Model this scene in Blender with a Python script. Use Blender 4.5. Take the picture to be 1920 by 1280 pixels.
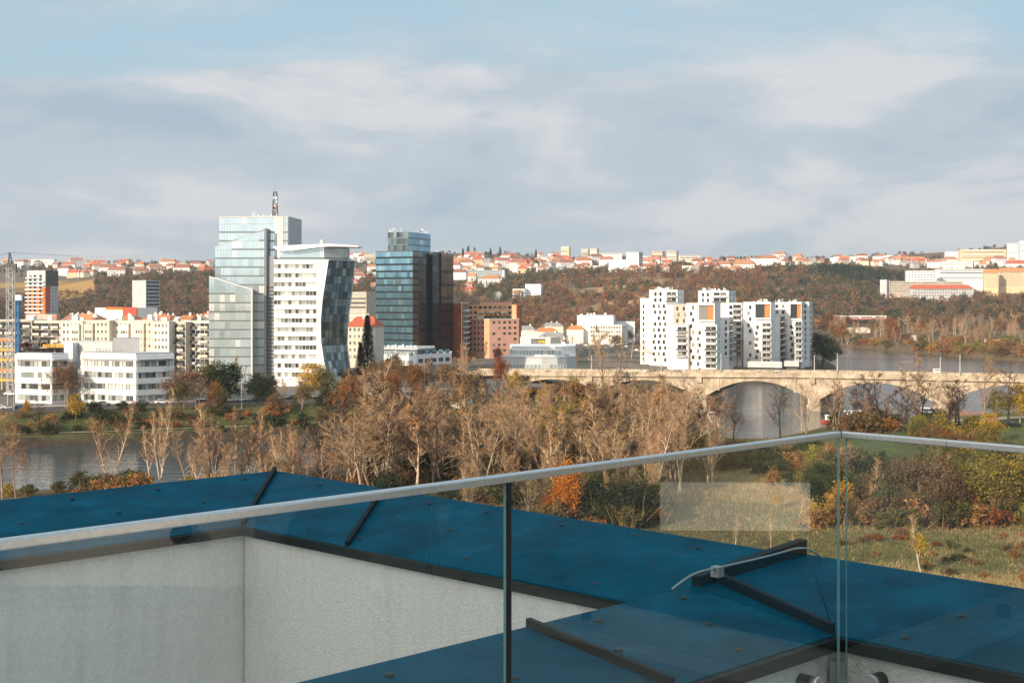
import bpy, math, random
import numpy as np
from mathutils import Vector, Matrix
for o in list(bpy.data.objects): bpy.data.objects.remove(o)
scene = bpy.context.scene
col = scene.collection
R = random.Random(7)
F = 2500.0; H = 41.0          # focal length in photo pixels; eye height above the river (m)
def rad(a): return math.radians(a)

# ------------------------------------------------------------------ camera
cam = bpy.data.cameras.new('camera'); camo = bpy.data.objects.new('camera', cam); col.objects.link(camo)
camo.location = (0, 0, H); camo.rotation_euler = (rad(90), 0, 0)
cam.sensor_width = 36; cam.lens = 36*F/1920; cam.shift_y = -80/1920
cam.clip_start = 0.05; cam.clip_end = 20000
scene.camera = camo
scene.render.engine = 'CYCLES'
scene.cycles.max_bounces = 7; scene.cycles.transparent_max_bounces = 12
scene.cycles.volume_bounces = 0
scene.cycles.caustics_reflective = False; scene.cycles.caustics_refractive = False
scene.view_settings.view_transform = 'Standard'; scene.view_settings.look = 'None'
scene.view_settings.gamma = 1; scene.view_settings.exposure = 0.32

# ------------------------------------------------------------------ sun and sky
SUN_EL = rad(19.0)
TRAVEL = Vector((0.62*math.cos(SUN_EL), 0.785*math.cos(SUN_EL), -math.sin(SUN_EL))).normalized()
sun = bpy.data.lights.new('sun', 'SUN'); suno = bpy.data.objects.new('sun', sun); col.objects.link(suno)
sun.energy = 5.0; sun.angle = rad(0.53); sun.color = (1.0, 0.81, 0.61)
suno.rotation_euler = TRAVEL.to_track_quat('-Z', 'Y').to_euler(); suno.location = (-50, -50, 120)

world = bpy.data.worlds.new('World'); scene.world = world; world.use_nodes = True
nt = world.node_tree; N = nt.nodes; L = nt.links
for n in list(N): N.remove(n)
def nd(t, **k):
    n = N.new(t)
    for a, b in k.items(): setattr(n, a, b)
    return n
out = nd('ShaderNodeOutputWorld'); bg = nd('ShaderNodeBackground'); L.new(bg.outputs[0], out.inputs[0])
sky = nd('ShaderNodeTexSky'); sky.sky_type = 'NISHITA'; sky.sun_disc = False
sky.sun_elevation = SUN_EL; sky.sun_rotation = math.atan2(-TRAVEL.x, -TRAVEL.y)
sky.air_density = 1.0; sky.dust_density = 0.6; sky.ozone_density = 1.5
bg.inputs[1].default_value = 0.081
tc = nd('ShaderNodeTexCoord')
sep = nd('ShaderNodeSeparateXYZ'); L.new(tc.outputs['Generated'], sep.inputs[0])
def wmap(scale, rot=(0, 0, 0), loc=(0, 0, 0)):
    m = nd('ShaderNodeMapping'); m.inputs['Scale'].default_value = scale; m.inputs['Location'].default_value = loc
    m.inputs['Rotation'].default_value = rot
    L.new(tc.outputs['Generated'], m.inputs[0]); return m
def wnoise(m, scale, detail, rough, dist=0.0):
    n = nd('ShaderNodeTexNoise'); n.inputs['Scale'].default_value = scale; n.inputs['Detail'].default_value = detail
    n.inputs['Roughness'].default_value = rough; n.inputs['Distortion'].default_value = dist
    L.new(m.outputs[0], n.inputs['Vector']); return n
def wmath(op, a, b=None, clamp=False):
    n = nd('ShaderNodeMath', operation=op, use_clamp=clamp)
    for i, v in enumerate((a, b)):
        if v is None: continue
        if isinstance(v, (int, float)): n.inputs[i].default_value = v
        else: L.new(v, n.inputs[i])
    return n.outputs[0]
def wramp(src, pts):
    n = nd('ShaderNodeValToRGB'); e = n.color_ramp.elements
    while len(e) < len(pts): e.new(0.5)
    for i, (p, c) in enumerate(pts):
        e[i].position = p; e[i].color = (*c, 1) if len(c) == 3 else c
    n.color_ramp.interpolation = 'EASE'
    L.new(src, n.inputs[0]); return n
def wmix(f, a, b, bt='MIX'):
    n = nd('ShaderNodeMix', data_type='RGBA', blend_type=bt)
    if isinstance(f, (int, float)): n.inputs[0].default_value = f
    else: L.new(f, n.inputs[0])
    for i, v in ((6, a), (7, b)):
        if isinstance(v, tuple): n.inputs[i].default_value = (*v, 1)
        else: L.new(v, n.inputs[i])
    return n.outputs[2]
big = wnoise(wmap((2.0, 2.0, 7.5), loc=(0.35, 0.9, 0.32)), 1.5, 8, 0.55, 0.35)
fine = wnoise(wmap((2.0, 2.0, 6.2), loc=(3.1, 2.2, 1.4)), 2.9, 8, 0.57, 0.45)
wisp = wnoise(wmap((1.6, 1.6, 10.0), loc=(7.4, 2.0, 3.0)), 2.4, 5, 0.55, 0.2)
# layers of stratocumulus thin out with height above the horizon
lowz = wramp(sep.outputs[2], [(0.0, (1, 1, 1)), (0.12, (0.95,)*3), (0.185, (0.28,)*3), (0.5, (0.14,)*3)])
cov = wmath('ADD', wmath('MULTIPLY', wmath('SUBTRACT', big.outputs[0], 0.5), 1.3), lowz.outputs[0])
cover = wramp(cov, [(0.34, (0, 0, 0)), (0.66, (1, 1, 1))])
# lit tops are cream, thick undersides grey blue
lit = wramp(wmath('ADD', wmath('MULTIPLY', fine.outputs[0], 0.62), wmath('MULTIPLY', big.outputs[0], 0.38)),
            [(0.38, (4.05, 5.1, 6.2)), (0.49, (5.1, 5.9, 6.6)), (0.60, (6.9, 7.1, 7.4))])
clear = wmix(0.90, sky.outputs[0], (4.4, 6.2, 7.4))
streak = wramp(wisp.outputs[0], [(0.50, (0, 0, 0)), (0.72, (0.5,)*3)])
clear2 = wmix(streak.outputs[0], clear, (5.5, 6.7, 7.5))
cloudy = wmix(cover.outputs[0], clear2, lit.outputs[0])
hz = wramp(sep.outputs[2], [(0.0, (0.6,)*3), (0.045, (0.0,)*3)])
final = wmix(hz.outputs[0], cloudy, (5.9, 6.25, 6.6))
# glow added to the sky round the unseen sun, lifting the shaded terrace walls
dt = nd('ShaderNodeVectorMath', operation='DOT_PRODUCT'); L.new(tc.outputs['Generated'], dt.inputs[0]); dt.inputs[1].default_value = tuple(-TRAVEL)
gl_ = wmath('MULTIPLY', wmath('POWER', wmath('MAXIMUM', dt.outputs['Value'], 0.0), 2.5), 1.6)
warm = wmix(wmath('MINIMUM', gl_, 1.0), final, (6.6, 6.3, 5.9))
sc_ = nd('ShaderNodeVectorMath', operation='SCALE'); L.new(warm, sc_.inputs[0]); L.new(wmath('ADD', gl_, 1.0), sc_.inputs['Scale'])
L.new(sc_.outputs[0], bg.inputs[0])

# ------------------------------------------------------------------ helpers
class MB:
    def __init__(s): s.v = []; s.f = []; s.mi = []
    def add(s, vs, fs, mi=0):
        b = len(s.v); s.v += [tuple(v) for v in vs]
        s.f += [tuple(b+i for i in f) for f in fs]; s.mi += [mi]*len(fs); return s
    def quad(s, a, b, c, d, mi=0): return s.add([a, b, c, d], [(0, 1, 2, 3)], mi)
    def box(s, x0, x1, y0, y1, z0, z1, mi=0):
        return s.add([(x0,y0,z0),(x1,y0,z0),(x1,y1,z0),(x0,y1,z0),(x0,y0,z1),(x1,y0,z1),(x1,y1,z1),(x0,y1,z1)],
              [(0,3,2,1),(4,5,6,7),(0,1,5,4),(1,2,6,5),(2,3,7,6),(3,0,4,7)], mi)
    def prism(s, pts, z0, z1, mi=0):          # pts counter-clockwise seen from above; z1 number or list
        n = len(pts); zt = z1 if isinstance(z1, (list, tuple)) else [z1]*n
        zb = z0 if isinstance(z0, (list, tuple)) else [z0]*n
        vs = [(p[0], p[1], zb[i]) for i, p in enumerate(pts)]+[(p[0], p[1], zt[i]) for i, p in enumerate(pts)]
        fs = [tuple(range(n-1, -1, -1)), tuple(range(n, 2*n))]+[(i, (i+1) % n, n+(i+1) % n, n+i) for i in range(n)]
        return s.add(vs, fs, mi)
    def side(s, prof, y0, y1, mi=0):          # profile in x-z, extruded along y
        n = len(prof)
        vs = [(p[0], y0, p[1]) for p in prof]+[(p[0], y1, p[1]) for p in prof]
        fs = [tuple(range(n)), tuple(range(2*n-1, n-1, -1))]+[(i, n+i, n+(i+1) % n, (i+1) % n) for i in range(n)]
        return s.add(vs, fs, mi)
    def tube(s, pts, rs, n=6, mi=0, cap=True):
        if not isinstance(rs, (list, tuple)): rs = [rs]*len(pts)
        pts = [Vector(p) for p in pts]; b = len(s.v); m = len(pts)
        for i, p in enumerate(pts):
            d = (pts[min(i+1, m-1)]-pts[max(i-1, 0)])
            d = d.normalized() if d.length > 1e-9 else Vector((0, 0, 1))
            a = d.orthogonal().normalized() if abs(d.z) < 0.9 else d.cross(Vector((0, 1, 0))).normalized()
            if abs(d.z) < 0.9: a = d.cross(Vector((0, 0, 1))).normalized()
            c = d.cross(a)
            for k in range(n):
                t = 2*math.pi*k/n; s.v.append(tuple(p+(a*math.cos(t)+c*math.sin(t))*rs[i]))
        for i in range(m-1):
            for k in range(n):
                s.f.append((b+i*n+k, b+i*n+(k+1) % n, b+(i+1)*n+(k+1) % n, b+(i+1)*n+k)); s.mi.append(mi)
        if cap:
            s.f.append(tuple(b+k for k in range(n-1, -1, -1))); s.mi.append(mi)
            s.f.append(tuple(b+(m-1)*n+k for k in range(n))); s.mi.append(mi)
        return s
    def mesh(s, mats, name='mesh', smooth=False):
        me = bpy.data.meshes.new(name); me.from_pydata(s.v, [], s.f)
        if not isinstance(mats, (list, tuple)): mats = [mats]
        for m in mats: me.materials.append(m)
        if len(mats) > 1: me.polygons.foreach_set('material_index', s.mi)
        if smooth: me.polygons.foreach_set('use_smooth', [True]*len(s.f))
        me.update(); return me
def np_mesh(v, faces_n, mats, name):          # v: (n*k,3) array, consecutive faces of k corners
    k = faces_n; me = bpy.data.meshes.new(name); nv = len(v); nf = nv//k
    me.vertices.add(nv); me.vertices.foreach_set('co', np.asarray(v, np.float32).ravel())
    me.loops.add(nv); me.loops.foreach_set('vertex_index', np.arange(nv, dtype=np.int32))
    me.polygons.add(nf); me.polygons.foreach_set('loop_start', np.arange(0, nv, k, dtype=np.int32))
    me.polygons.foreach_set('loop_total', np.full(nf, k, np.int32))
    for m in (mats if isinstance(mats, (list, tuple)) else [mats]): me.materials.append(m)
    me.update(calc_edges=True); return me
def link(name, me, parent=None, loc=(0, 0, 0), rot=None):
    o = bpy.data.objects.new(name, me); col.objects.link(o)
    if parent is not None: o.parent = parent
    o.location = loc
    if rot is not None: o.rotation_euler = rot if isinstance(rot, (tuple, list)) else (0, 0, rot)
    return o
def part(name, mb, mat, parent, loc=(0, 0, 0), rot=None, smooth=False):
    return link(name, mb.mesh(mat, name, smooth), parent, loc, rot)
def tag(o, label, cat, group=None):
    o['label'] = label; o['category'] = cat
    if group: o['group'] = group
    return o
def thing(name, label, cat, loc=(0, 0, 0), rotz=0, group=None):
    o = bpy.data.objects.new(name, None); col.objects.link(o); o.empty_display_size = 0.5
    o.location = loc; o.rotation_euler = (0, 0, rotz); return tag(o, label, cat, group)
def struct(name, me, label=None):
    o = link(name, me); o['kind'] = 'structure'
    if label: o['label'] = label
    return o
def stuff(name, me, label, cat):
    o = link(name, me); o['kind'] = 'stuff'; o['label'] = label; o['category'] = cat; return o
def dup(root, loc, rotz=0.0, sc=1.0, label=None, group=None, kids=None):
    r = root.copy(); col.objects.link(r); r.location = loc; r.rotation_euler = (0, 0, rotz)
    r.scale = sc if isinstance(sc, tuple) else (sc, sc, sc)
    if label: r['label'] = label
    if group: r['group'] = group
    for ch in (kids if kids is not None else list(root.children)):
        c = ch.copy(); col.objects.link(c); c.parent = r
        for g in list(ch.children):
            d = g.copy(); col.objects.link(d); d.parent = c
    return r
def Wp(x, Y): return ((x-960)*Y/F, Y)
def Zp(y, Y): return H-(y-560)*Y/F

# ------------------------------------------------------------------ materials
def mat(name, c, rough=0.8, metal=0.0, var=0.0, vs=1.0, c2=None, bump=0.0, bs=20.0, spec=0.4, rnd=0.0, coat=0.0, sub=None, detail=5):
    m = bpy.data.materials.new(name); m.use_nodes = True; t = m.node_tree; n = t.nodes; l = t.links
    p = n['Principled BSDF']; p.inputs['Roughness'].default_value = rough; p.inputs['Metallic'].default_value = metal
    p.inputs['Specular IOR Level'].default_value = spec; p.inputs['Base Color'].default_value = (*c, 1)
    p.inputs['Coat Weight'].default_value = coat
    src = None
    geo = n.new('ShaderNodeNewGeometry')
    if var > 0 or c2:
        no = n.new('ShaderNodeTexNoise'); no.inputs['Scale'].default_value = vs; no.inputs['Detail'].default_value = detail
        no.inputs['Roughness'].default_value = 0.6; l.new(geo.outputs['Position'], no.inputs['Vector'])
        rp = n.new('ShaderNodeValToRGB'); e = rp.color_ramp.elements
        e[0].position = 0.33; e[1].position = 0.67
        a = tuple(x*(1-var) for x in c); b = c2 if c2 else tuple(min(1, x*(1+var)) for x in c)
        e[0].color = (*a, 1); e[1].color = (*b, 1); l.new(no.outputs[0], rp.inputs[0]); src = rp.outputs[0]
    if rnd > 0:
        oi = n.new('ShaderNodeObjectInfo'); hs = n.new('ShaderNodeHueSaturation')
        mr = n.new('ShaderNodeMapRange'); mr.inputs[3].default_value = 1-rnd; mr.inputs[4].default_value = 1+rnd
        l.new(oi.outputs['Random'], mr.inputs[0]); l.new(mr.outputs[0], hs.inputs['Value'])
        mr2 = n.new('ShaderNodeMapRange'); mr2.inputs[3].default_value = 0.5-rnd*0.06; mr2.inputs[4].default_value = 0.5+rnd*0.06
        ml = n.new('ShaderNodeMath'); ml.operation = 'FRACT'; mu = n.new('ShaderNodeMath'); mu.operation = 'MULTIPLY'; mu.inputs[1].default_value = 7.3
        l.new(oi.outputs['Random'], mu.inputs[0]); l.new(mu.outputs[0], ml.inputs[0]); l.new(ml.outputs[0], mr2.inputs[0])
        l.new(mr2.outputs[0], hs.inputs['Hue'])
        if src is None: hs.inputs['Color'].default_value = (*c, 1)
        else: l.new(src, hs.inputs['Color'])
        src = hs.outputs[0]
    if src is not None: l.new(src, p.inputs['Base Color'])
    if bump > 0:
        nb = n.new('ShaderNodeTexNoise'); nb.inputs['Scale'].default_value = bs; nb.inputs['Detail'].default_value = 4
        l.new(geo.outputs['Position'], nb.inputs['Vector'])
        bn = n.new('ShaderNodeBump'); bn.inputs['Strength'].default_value = 1.0; bn.inputs['Distance'].default_value = bump
        l.new(nb.outputs[0], bn.inputs['Height']); l.new(bn.outputs[0], p.inputs['Normal'])
    return m
def leafmat(name, c, c2, rnd=0.25):
    m = mat(name, c, 0.75, var=0.35, vs=0.6, c2=c2, rnd=rnd, spec=0.15, detail=3)
    t = m.node_tree; n = t.nodes; l = t.links; p = n['Principled BSDF']
    tr = n.new('ShaderNodeBsdfTranslucent'); mx = n.new('ShaderNodeMixShader'); mx.inputs[0].default_value = 0.3
    s = p.inputs['Base Color'].links[0].from_socket; l.new(s, tr.inputs[0])
    l.new(p.outputs[0], mx.inputs[1]); l.new(tr.outputs[0], mx.inputs[2]); l.new(mx.outputs[0], n['Material Output'].inputs[0])
    return m
M = {}
def winglass(name, stops, rough=0.08, metal=0.0, spec=0.6):     # each pane differs: clear, curtain or blind behind
    m = bpy.data.materials.new(name); m.use_nodes = True; t = m.node_tree; n = t.nodes; l = t.links
    p = n['Principled BSDF']; p.inputs['Roughness'].default_value = rough; p.inputs['Metallic'].default_value = metal
    p.inputs['Specular IOR Level'].default_value = spec
    oi = n.new('ShaderNodeObjectInfo'); rp = n.new('ShaderNodeValToRGB'); e = rp.color_ramp.elements
    while len(e) < len(stops): e.new(0.5)
    rp.color_ramp.interpolation = 'LINEAR'
    for i, (q, c) in enumerate(stops): e[i].position = q; e[i].color = (*c, 1)
    l.new(oi.outputs['Random'], rp.inputs[0]); l.new(rp.outputs[0], p.inputs['Base Color']); return m
M['glass_dark'] = winglass('window glass dark', [(0, (.012,.015,.018)), (.55, (.04,.05,.055)), (.8, (.12,.12,.11)), (1, (.34,.32,.28))])
M['glass_mix'] = winglass('window glass with blinds', [(0, (.03,.035,.04)), (.25, (.10,.11,.11)), (.5, (.26,.29,.28)), (.75, (.5,.53,.51)), (1, (.72,.74,.70))])
M['curtain'] = winglass('pale curtain wall glass', [(0, (.50,.66,.74)), (.92, (.60,.75,.82)), (1, (.86,.91,.93))], 0.06, 0.6)
M['curtain_low'] = winglass('green grey office glazing', [(0, (.34,.41,.43)), (.12, (.46,.54,.56)), (.8, (.56,.64,.66)), (.88, (.80,.84,.83)), (1, (.88,.90,.88))], 0.07, 0.4)
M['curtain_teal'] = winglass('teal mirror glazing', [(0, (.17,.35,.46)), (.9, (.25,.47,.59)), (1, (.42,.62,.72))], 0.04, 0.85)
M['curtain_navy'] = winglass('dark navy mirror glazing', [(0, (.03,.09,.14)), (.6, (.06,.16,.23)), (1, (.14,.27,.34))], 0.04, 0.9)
M['curtain_brown'] = winglass('brown-reflection mirror glazing', [(0, (.17,.13,.115)), (1, (.30,.235,.20))], 0.05, 0.9)  # brown of the mirrored surroundings painted into the glass tint
M['curtain_smoke'] = winglass('smoky curved glazing', [(0, (.05,.09,.10)), (.6, (.16,.22,.23)), (1, (.40,.47,.47))], 0.05, 0.85)
M['spandrel'] = mat('grey spandrel glass', (.22,.28,.30), .15, metal=.5)
M['spandrel_d'] = mat('dark spandrel glass', (.02,.05,.065), .12, metal=.6)
M['white'] = mat('white render', (.80,.79,.77), .8, var=.06, vs=.25)
M['white2'] = mat('white painted panels', (.82,.82,.82), .6, var=.05, vs=.4)
M['cream'] = mat('cream render', (.66,.58,.47), .85, var=.10, vs=.3)
M['cream2'] = mat('pale cream render', (.72,.67,.58), .85, var=.09, vs=.3)
M['beige'] = mat('beige concrete', (.45,.40,.33), .85, var=.15, vs=.3)
M['concrete'] = mat('concrete', (.42,.39,.34), .9, var=.2, vs=.4, bump=.02, bs=3)
M['bridge'] = mat('weathered bridge concrete', (.42,.34,.245), .9, var=.3, vs=.35, c2=(.58,.49,.37), bump=.02, bs=2, detail=8)
M['bridge2'] = mat('shade-toned bridge concrete', (.28,.22,.165), .9, var=.25, vs=.3, c2=(.46,.39,.30), bump=.02, bs=2, detail=8)  # darker copy that puts shade into the niches and under the ramp
M['grey'] = mat('grey cladding', (.26,.28,.30), .6, var=.06, vs=.4)
M['lgrey'] = mat('light grey cladding', (.48,.50,.51), .6, var=.06, vs=.4)
M['dgrey'] = mat('dark grey metal', (.07,.075,.08), .5, metal=.3)
M['black'] = mat('black rubber', (.012,.013,.014), .5)
M['steel'] = mat('brushed stainless steel', (.68,.67,.65), .3, metal=.85, var=.08, vs=60)
M['zinc'] = mat('galvanised steel', (.42,.43,.43), .5, metal=.6)
M['roofgrey'] = mat('grey flat roof', (.30,.29,.28), .9, var=.2, vs=.5)
M['tile'] = mat('orange clay tiles', (.36,.165,.105), .85, var=.25, vs=1.2, rnd=.3)
M['tile2'] = mat('bright orange tiles', (.56,.215,.085), .85, var=.15, vs=1.2, rnd=.15)
M['tile_red'] = mat('red tiles', (.48,.115,.06), .85, var=.2, vs=1.2)
M['orange'] = mat('orange render', (.62,.17,.045), .8, var=.08, vs=.4)
M['orange_d'] = mat('rust orange panel', (.55,.19,.05), .7, var=.15, vs=.8)
M['red'] = mat('brick red cladding', (.42,.07,.035), .7, var=.1, vs=.5)
M['pink'] = mat('salmon render', (.66,.36,.27), .85, var=.07, vs=.4)
M['pink2'] = mat('peach render', (.72,.40,.22), .85, var=.07, vs=.4)
M['blue'] = mat('blue painted steel', (.03,.16,.36), .5)
M['paleblue'] = mat('pale blue panels', (.52,.60,.64), .7, var=.05, vs=.3)
M['yellow'] = mat('yellow formwork', (.62,.33,.05), .7, var=.2, vs=1)
M['sand'] = mat('sandy panel facade', (.68,.54,.34), .85, var=.08, vs=.2)
M['frame_w'] = mat('white window frame', (.78,.78,.76), .5)
M['frame_d'] = mat('dark window frame', (.06,.06,.06), .5)
M['mull'] = mat('aluminium mullion', (.36,.40,.41), .45, metal=.4)
M['asphalt'] = mat('asphalt', (.075,.073,.07), .9, var=.25, vs=.4)
M['path'] = mat('sandy path', (.36,.29,.2), .95, var=.2, vs=.5)
M['sign_y'] = mat('yellow sign', (.85,.55,.02), .5)
M['paint_w'] = mat('white paint', (.8,.8,.78), .5)
M['gold'] = mat('tan lettering', (.66,.47,.27), .5)
M['wood'] = mat('weathered timber', (.22,.12,.06), .9, var=.3, vs=1.5)
M['bark'] = mat('grey brown bark', (.30,.22,.15), .95, var=.3, vs=1.2, rnd=.3)
M['bark_dark'] = mat('dark bark', (.05,.038,.03), .95, var=.3, vs=1.2, rnd=.25)
M['bark_pale'] = mat('pale bark', (.52,.41,.29), .9, var=.25, vs=1.5, rnd=.12)
M['twig'] = mat('tan twigs', (.36,.205,.10), .9, var=.3, vs=.5, c2=(.48,.31,.17), rnd=.22, spec=.1, detail=3)
M['twig_dark'] = mat('dark twigs', (.12,.075,.05), .9, var=.3, vs=.5, c2=(.21,.14,.09), rnd=.25, spec=.1, detail=3)
M['twig_rust'] = mat('rust twigs', (.40,.19,.075), .9, var=.3, vs=.5, c2=(.50,.30,.14), rnd=.2, spec=.1, detail=3)
M['l_rust'] = leafmat('rust leaves', (.25,.085,.025), (.38,.16,.05))
M['l_orange'] = leafmat('orange leaves', (.62,.17,.015), (.72,.28,.03), .12)
M['l_yellow'] = leafmat('yellow leaves', (.55,.29,.025), (.62,.42,.07), .15)
M['l_olive'] = leafmat('olive leaves', (.085,.085,.028), (.17,.15,.05))
M['l_brown'] = leafmat('brown leaves', (.15,.085,.04), (.27,.17,.08))
M['l_green'] = leafmat('dark green leaves', (.022,.036,.018), (.05,.07,.03))
M['l_ygreen'] = leafmat('yellow green leaves', (.20,.19,.04), (.36,.28,.05))
M['l_conifer'] = leafmat('conifer needles', (.012,.026,.018), (.03,.05,.03))
M['l_hillbrown'] = leafmat('hillside brown crowns', (.17,.10,.06), (.28,.18,.105), 0)
M['l_hillrust'] = leafmat('hillside rust crowns', (.22,.09,.045), (.31,.15,.075), 0)
M['l_hillolive'] = leafmat('hillside olive crowns', (.075,.08,.035), (.13,.125,.055), 0)
M['l_hillgreen'] = leafmat('hillside evergreen crowns', (.022,.04,.026), (.045,.065,.04), 0)
M['l_hillorange'] = leafmat('hillside orange crowns', (.36,.17,.06), (.44,.24,.09), 0)
M['straw'] = mat('straw grass', (.36,.25,.11), .9, var=.3, vs=.7, c2=(.46,.34,.17), spec=.1)
M['grass'] = mat('green grass', (.11,.11,.035), .9, var=.3, vs=.7, c2=(.19,.175,.065), spec=.1)
M['reed'] = mat('rust weeds', (.28,.14,.055), .9, var=.3, vs=.7, c2=(.4,.24,.1), spec=.1)

# ------------------------------------------------------------------ terrain
NEAR = [(-900,150),(-300,235),(-106,272),(-73,277),(-50,308),(-26,330),(0,375),(38,395),(64,366),(87,400),(126,425),(171,455),(300,480),(900,500)]
FARB = [(900,560),(600,610),(400,700),(345,800),(330,880),(303,1025),(282,1165),(270,1260),(225,1260),(240,1165),(215,1000),(195,800),(178,735),(160,690),(110,655),(75,580),(50,520),(15,455),(-20,425),(-52,407),(-140,366),(-300,330),(-900,250)]
POLY = np.array(NEAR+FARB, float)
def sdist(X, Y):                              # distance to the river's edge, negative in the water
    X = np.asarray(X, float); Y = np.asarray(Y, float)
    d = np.full(X.shape, 1e9); ins = np.zeros(X.shape, bool); n = len(POLY)
    for i in range(n):
        ax, ay = POLY[i]; bx, by = POLY[(i+1) % n]; ex, ey = bx-ax, by-ay
        t = np.clip(((X-ax)*ex+(Y-ay)*ey)/(ex*ex+ey*ey), 0, 1)
        d = np.minimum(d, np.hypot(X-ax-t*ex, Y-ay-t*ey))
        c = ((ay > Y) != (by > Y)) & (X < ex*(Y-ay)/(ey if abs(ey) > 1e-9 else 1e-9)+ax)
        ins ^= c
    return np.where(ins, -d, d)
YK = np.array([1250,1400,1550,1700,1850,2050,2400,2800,3400.0])
HC = {-600:[626,600,570,550,535,520,505,494], 0:[626,602,575,552,540,525,508,494], 110:[626,600,572,548,534,520,506,494],
 220:[626,596,560,526,520,514,504,493], 390:[626,592,556,524,516,508,498,488], 560:[626,598,570,545,530,515,495,482],
 700:[626,598,572,548,530,512,490,478], 860:[626,600,575,552,535,515,490,475], 960:[626,604,578,552,534,515,492,477],
 1060:[626,600,565,538,523,512,495,483], 1200:[626,592,550,522,512,506,495,485], 1400:[626,594,552,524,510,503,492,486],
 1550:[626,598,560,526,506,498,490,485], 1700:[626,592,560,550,530,510,490,476], 1800:[626,590,558,546,526,508,486,470],
 1920:[626,584,552,542,522,505,480,460], 2400:[626,585,550,535,520,500,475,455]}
HX = np.array(sorted(HC)); HZ = np.array([[H-(y-560)*Yv/F for y, Yv in zip(HC[x], YK)]+[H-(HC[x][-1]-560)*2800/F-4] for x in HX])
HZ[:, 0] = 8.0
def vnoise(X, Y, s, seed=0):
    x = X/s+seed*17.3; y = Y/s+seed*9.1; xi = np.floor(x); yi = np.floor(y); fx = x-xi; fy = y-yi
    fx = fx*fx*(3-2*fx); fy = fy*fy*(3-2*fy)
    h = lambda a, b: np.modf(np.abs(np.sin(a*127.1+b*311.7+seed*74.7)*43758.5453))[0]
    return (h(xi,yi)*(1-fx)+h(xi+1,yi)*fx)*(1-fy)+(h(xi,yi+1)*(1-fx)+h(xi+1,yi+1)*fx)*fy-0.5
def height(X, Y):
    X = np.asarray(X, float); Y = np.asarray(Y, float)
    ang = np.arctan2(X, Y); r = np.hypot(X, Y); ac = np.clip(ang, -0.5, 0.5)
    Ye = r*np.cos(ac); xp = 960+F*np.tan(ac)
    d = sdist(X, Y)
    yc = np.interp(X, [-900,-140,-50,0,40,100,171,900], [200,320,355,410,450,480,600,530])
    near = Y < yc
    zn = np.interp(d, [0,2.5,10,40], [-.4,1.6,3.6,4.5])
    zl = np.interp(d, [0,1.6,9,20,26], [-.4,2.4,3.0,7.5,8.0])
    zr = np.interp(d, [0,3,10,60], [-.4,2.5,4.6,6.5])
    w = np.clip((X+10)/40, 0, 1); zf = zl*(1-w)+zr*w
    z = np.where(near, zn, zf)
    z = z+np.where(d > 8, vnoise(X, Y, 23, 1)*.7+vnoise(X, Y, 7, 2)*.25, 0)*np.where(near, 1, .25)
    fx = np.interp(xp, HX, np.arange(len(HX))); i0 = np.clip(fx.astype(int), 0, len(HX)-2); tx = fx-i0
    fy = np.interp(Ye, YK, np.arange(len(YK))); j0 = np.clip(fy.astype(int), 0, len(YK)-2); ty = fy-j0
    ts = ty*ty*(3-2*ty)*.35+ty*.65
    hz_ = (HZ[i0,j0]*(1-tx)+HZ[i0+1,j0]*tx)*(1-ts)+(HZ[i0,j0+1]*(1-tx)+HZ[i0+1,j0+1]*tx)*ts
    hz_ = hz_+(vnoise(X, Y, 130, 4)*8+vnoise(X, Y, 45, 5)*4)*np.clip((Ye-1350)/300, 0, 1)*np.clip((2700-Ye)/400, 0.15, 1)
    b = np.clip((Ye-1200)/60, 0, 1)
    z = z*(1-b)+np.maximum(hz_, z)*b
    return np.where(d < 0, np.maximum(-3.0, -.4+d*.6), z)
def hz1(X, Y): return float(height(np.array([X]), np.array([Y]))[0])
_YS = np.concatenate([np.arange(120, 700, 1.0), np.arange(700, 1500, 2.5), np.arange(1500, 3300, 6)])
def hit(x, y):                                # where the line of sight through a photo pixel meets the ground
    Yc = _YS[::12]; z = height((x-960)*Yc/F, Yc); k = np.nonzero(560+(H-z)*F/Yc <= y)[0]
    i1 = int(k[0])*12 if len(k) else len(_YS)-1; i0 = max(0, i1-14); Yc = _YS[i0:i1+1]
    z = height((x-960)*Yc/F, Yc); k = np.nonzero(560+(H-z)*F/Yc <= y)[0]; i = int(k[0]) if len(k) else len(Yc)-1
    return ((x-960)*float(Yc[i])/F, float(Yc[i]), float(z[i]))
angs = np.concatenate([np.linspace(-math.pi, -.46, 50)[:-1], np.linspace(-.46, .46, 330), np.linspace(.46, math.pi, 50)[1:]])
rr = np.concatenate([np.array([.5, 30, 60, 90, 120]), np.arange(140, 240, 3.0), np.arange(240, 480, 2.2), np.arange(480, 800, 5), np.arange(800, 1300, 8), np.arange(1300, 2000, 14), np.arange(2000, 2900, 30), np.array([3000, 3400, 5000, 9000.0])])
A_, R_ = np.meshgrid(angs, rr)
TX = R_*np.sin(A_); TY = R_*np.cos(A_); TZ = height(TX, TY)
na, nr = len(angs), len(rr)
tv = np.stack([TX, TY, TZ], -1).reshape(-1, 3)
ii = np.arange(nr-1)[:, None]*na+np.arange(na-1)[None, :]
tf = np.stack([ii, ii+1, ii+na+1, ii+na], -1).reshape(-1, 4)
me = bpy.data.meshes.new('ground')
me.vertices.add(len(tv)); me.vertices.foreach_set('co', tv.astype(np.float32).ravel())
me.loops.add(len(tf)*4); me.loops.foreach_set('vertex_index', tf[:, ::-1].astype(np.int32).ravel())
me.polygons.add(len(tf)); me.polygons.foreach_set('loop_start', np.arange(0, len(tf)*4, 4, dtype=np.int32))
me.polygons.foreach_set('loop_total', np.full(len(tf), 4, np.int32)); me.polygons.foreach_set('use_smooth', np.ones(len(tf), bool))
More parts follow.
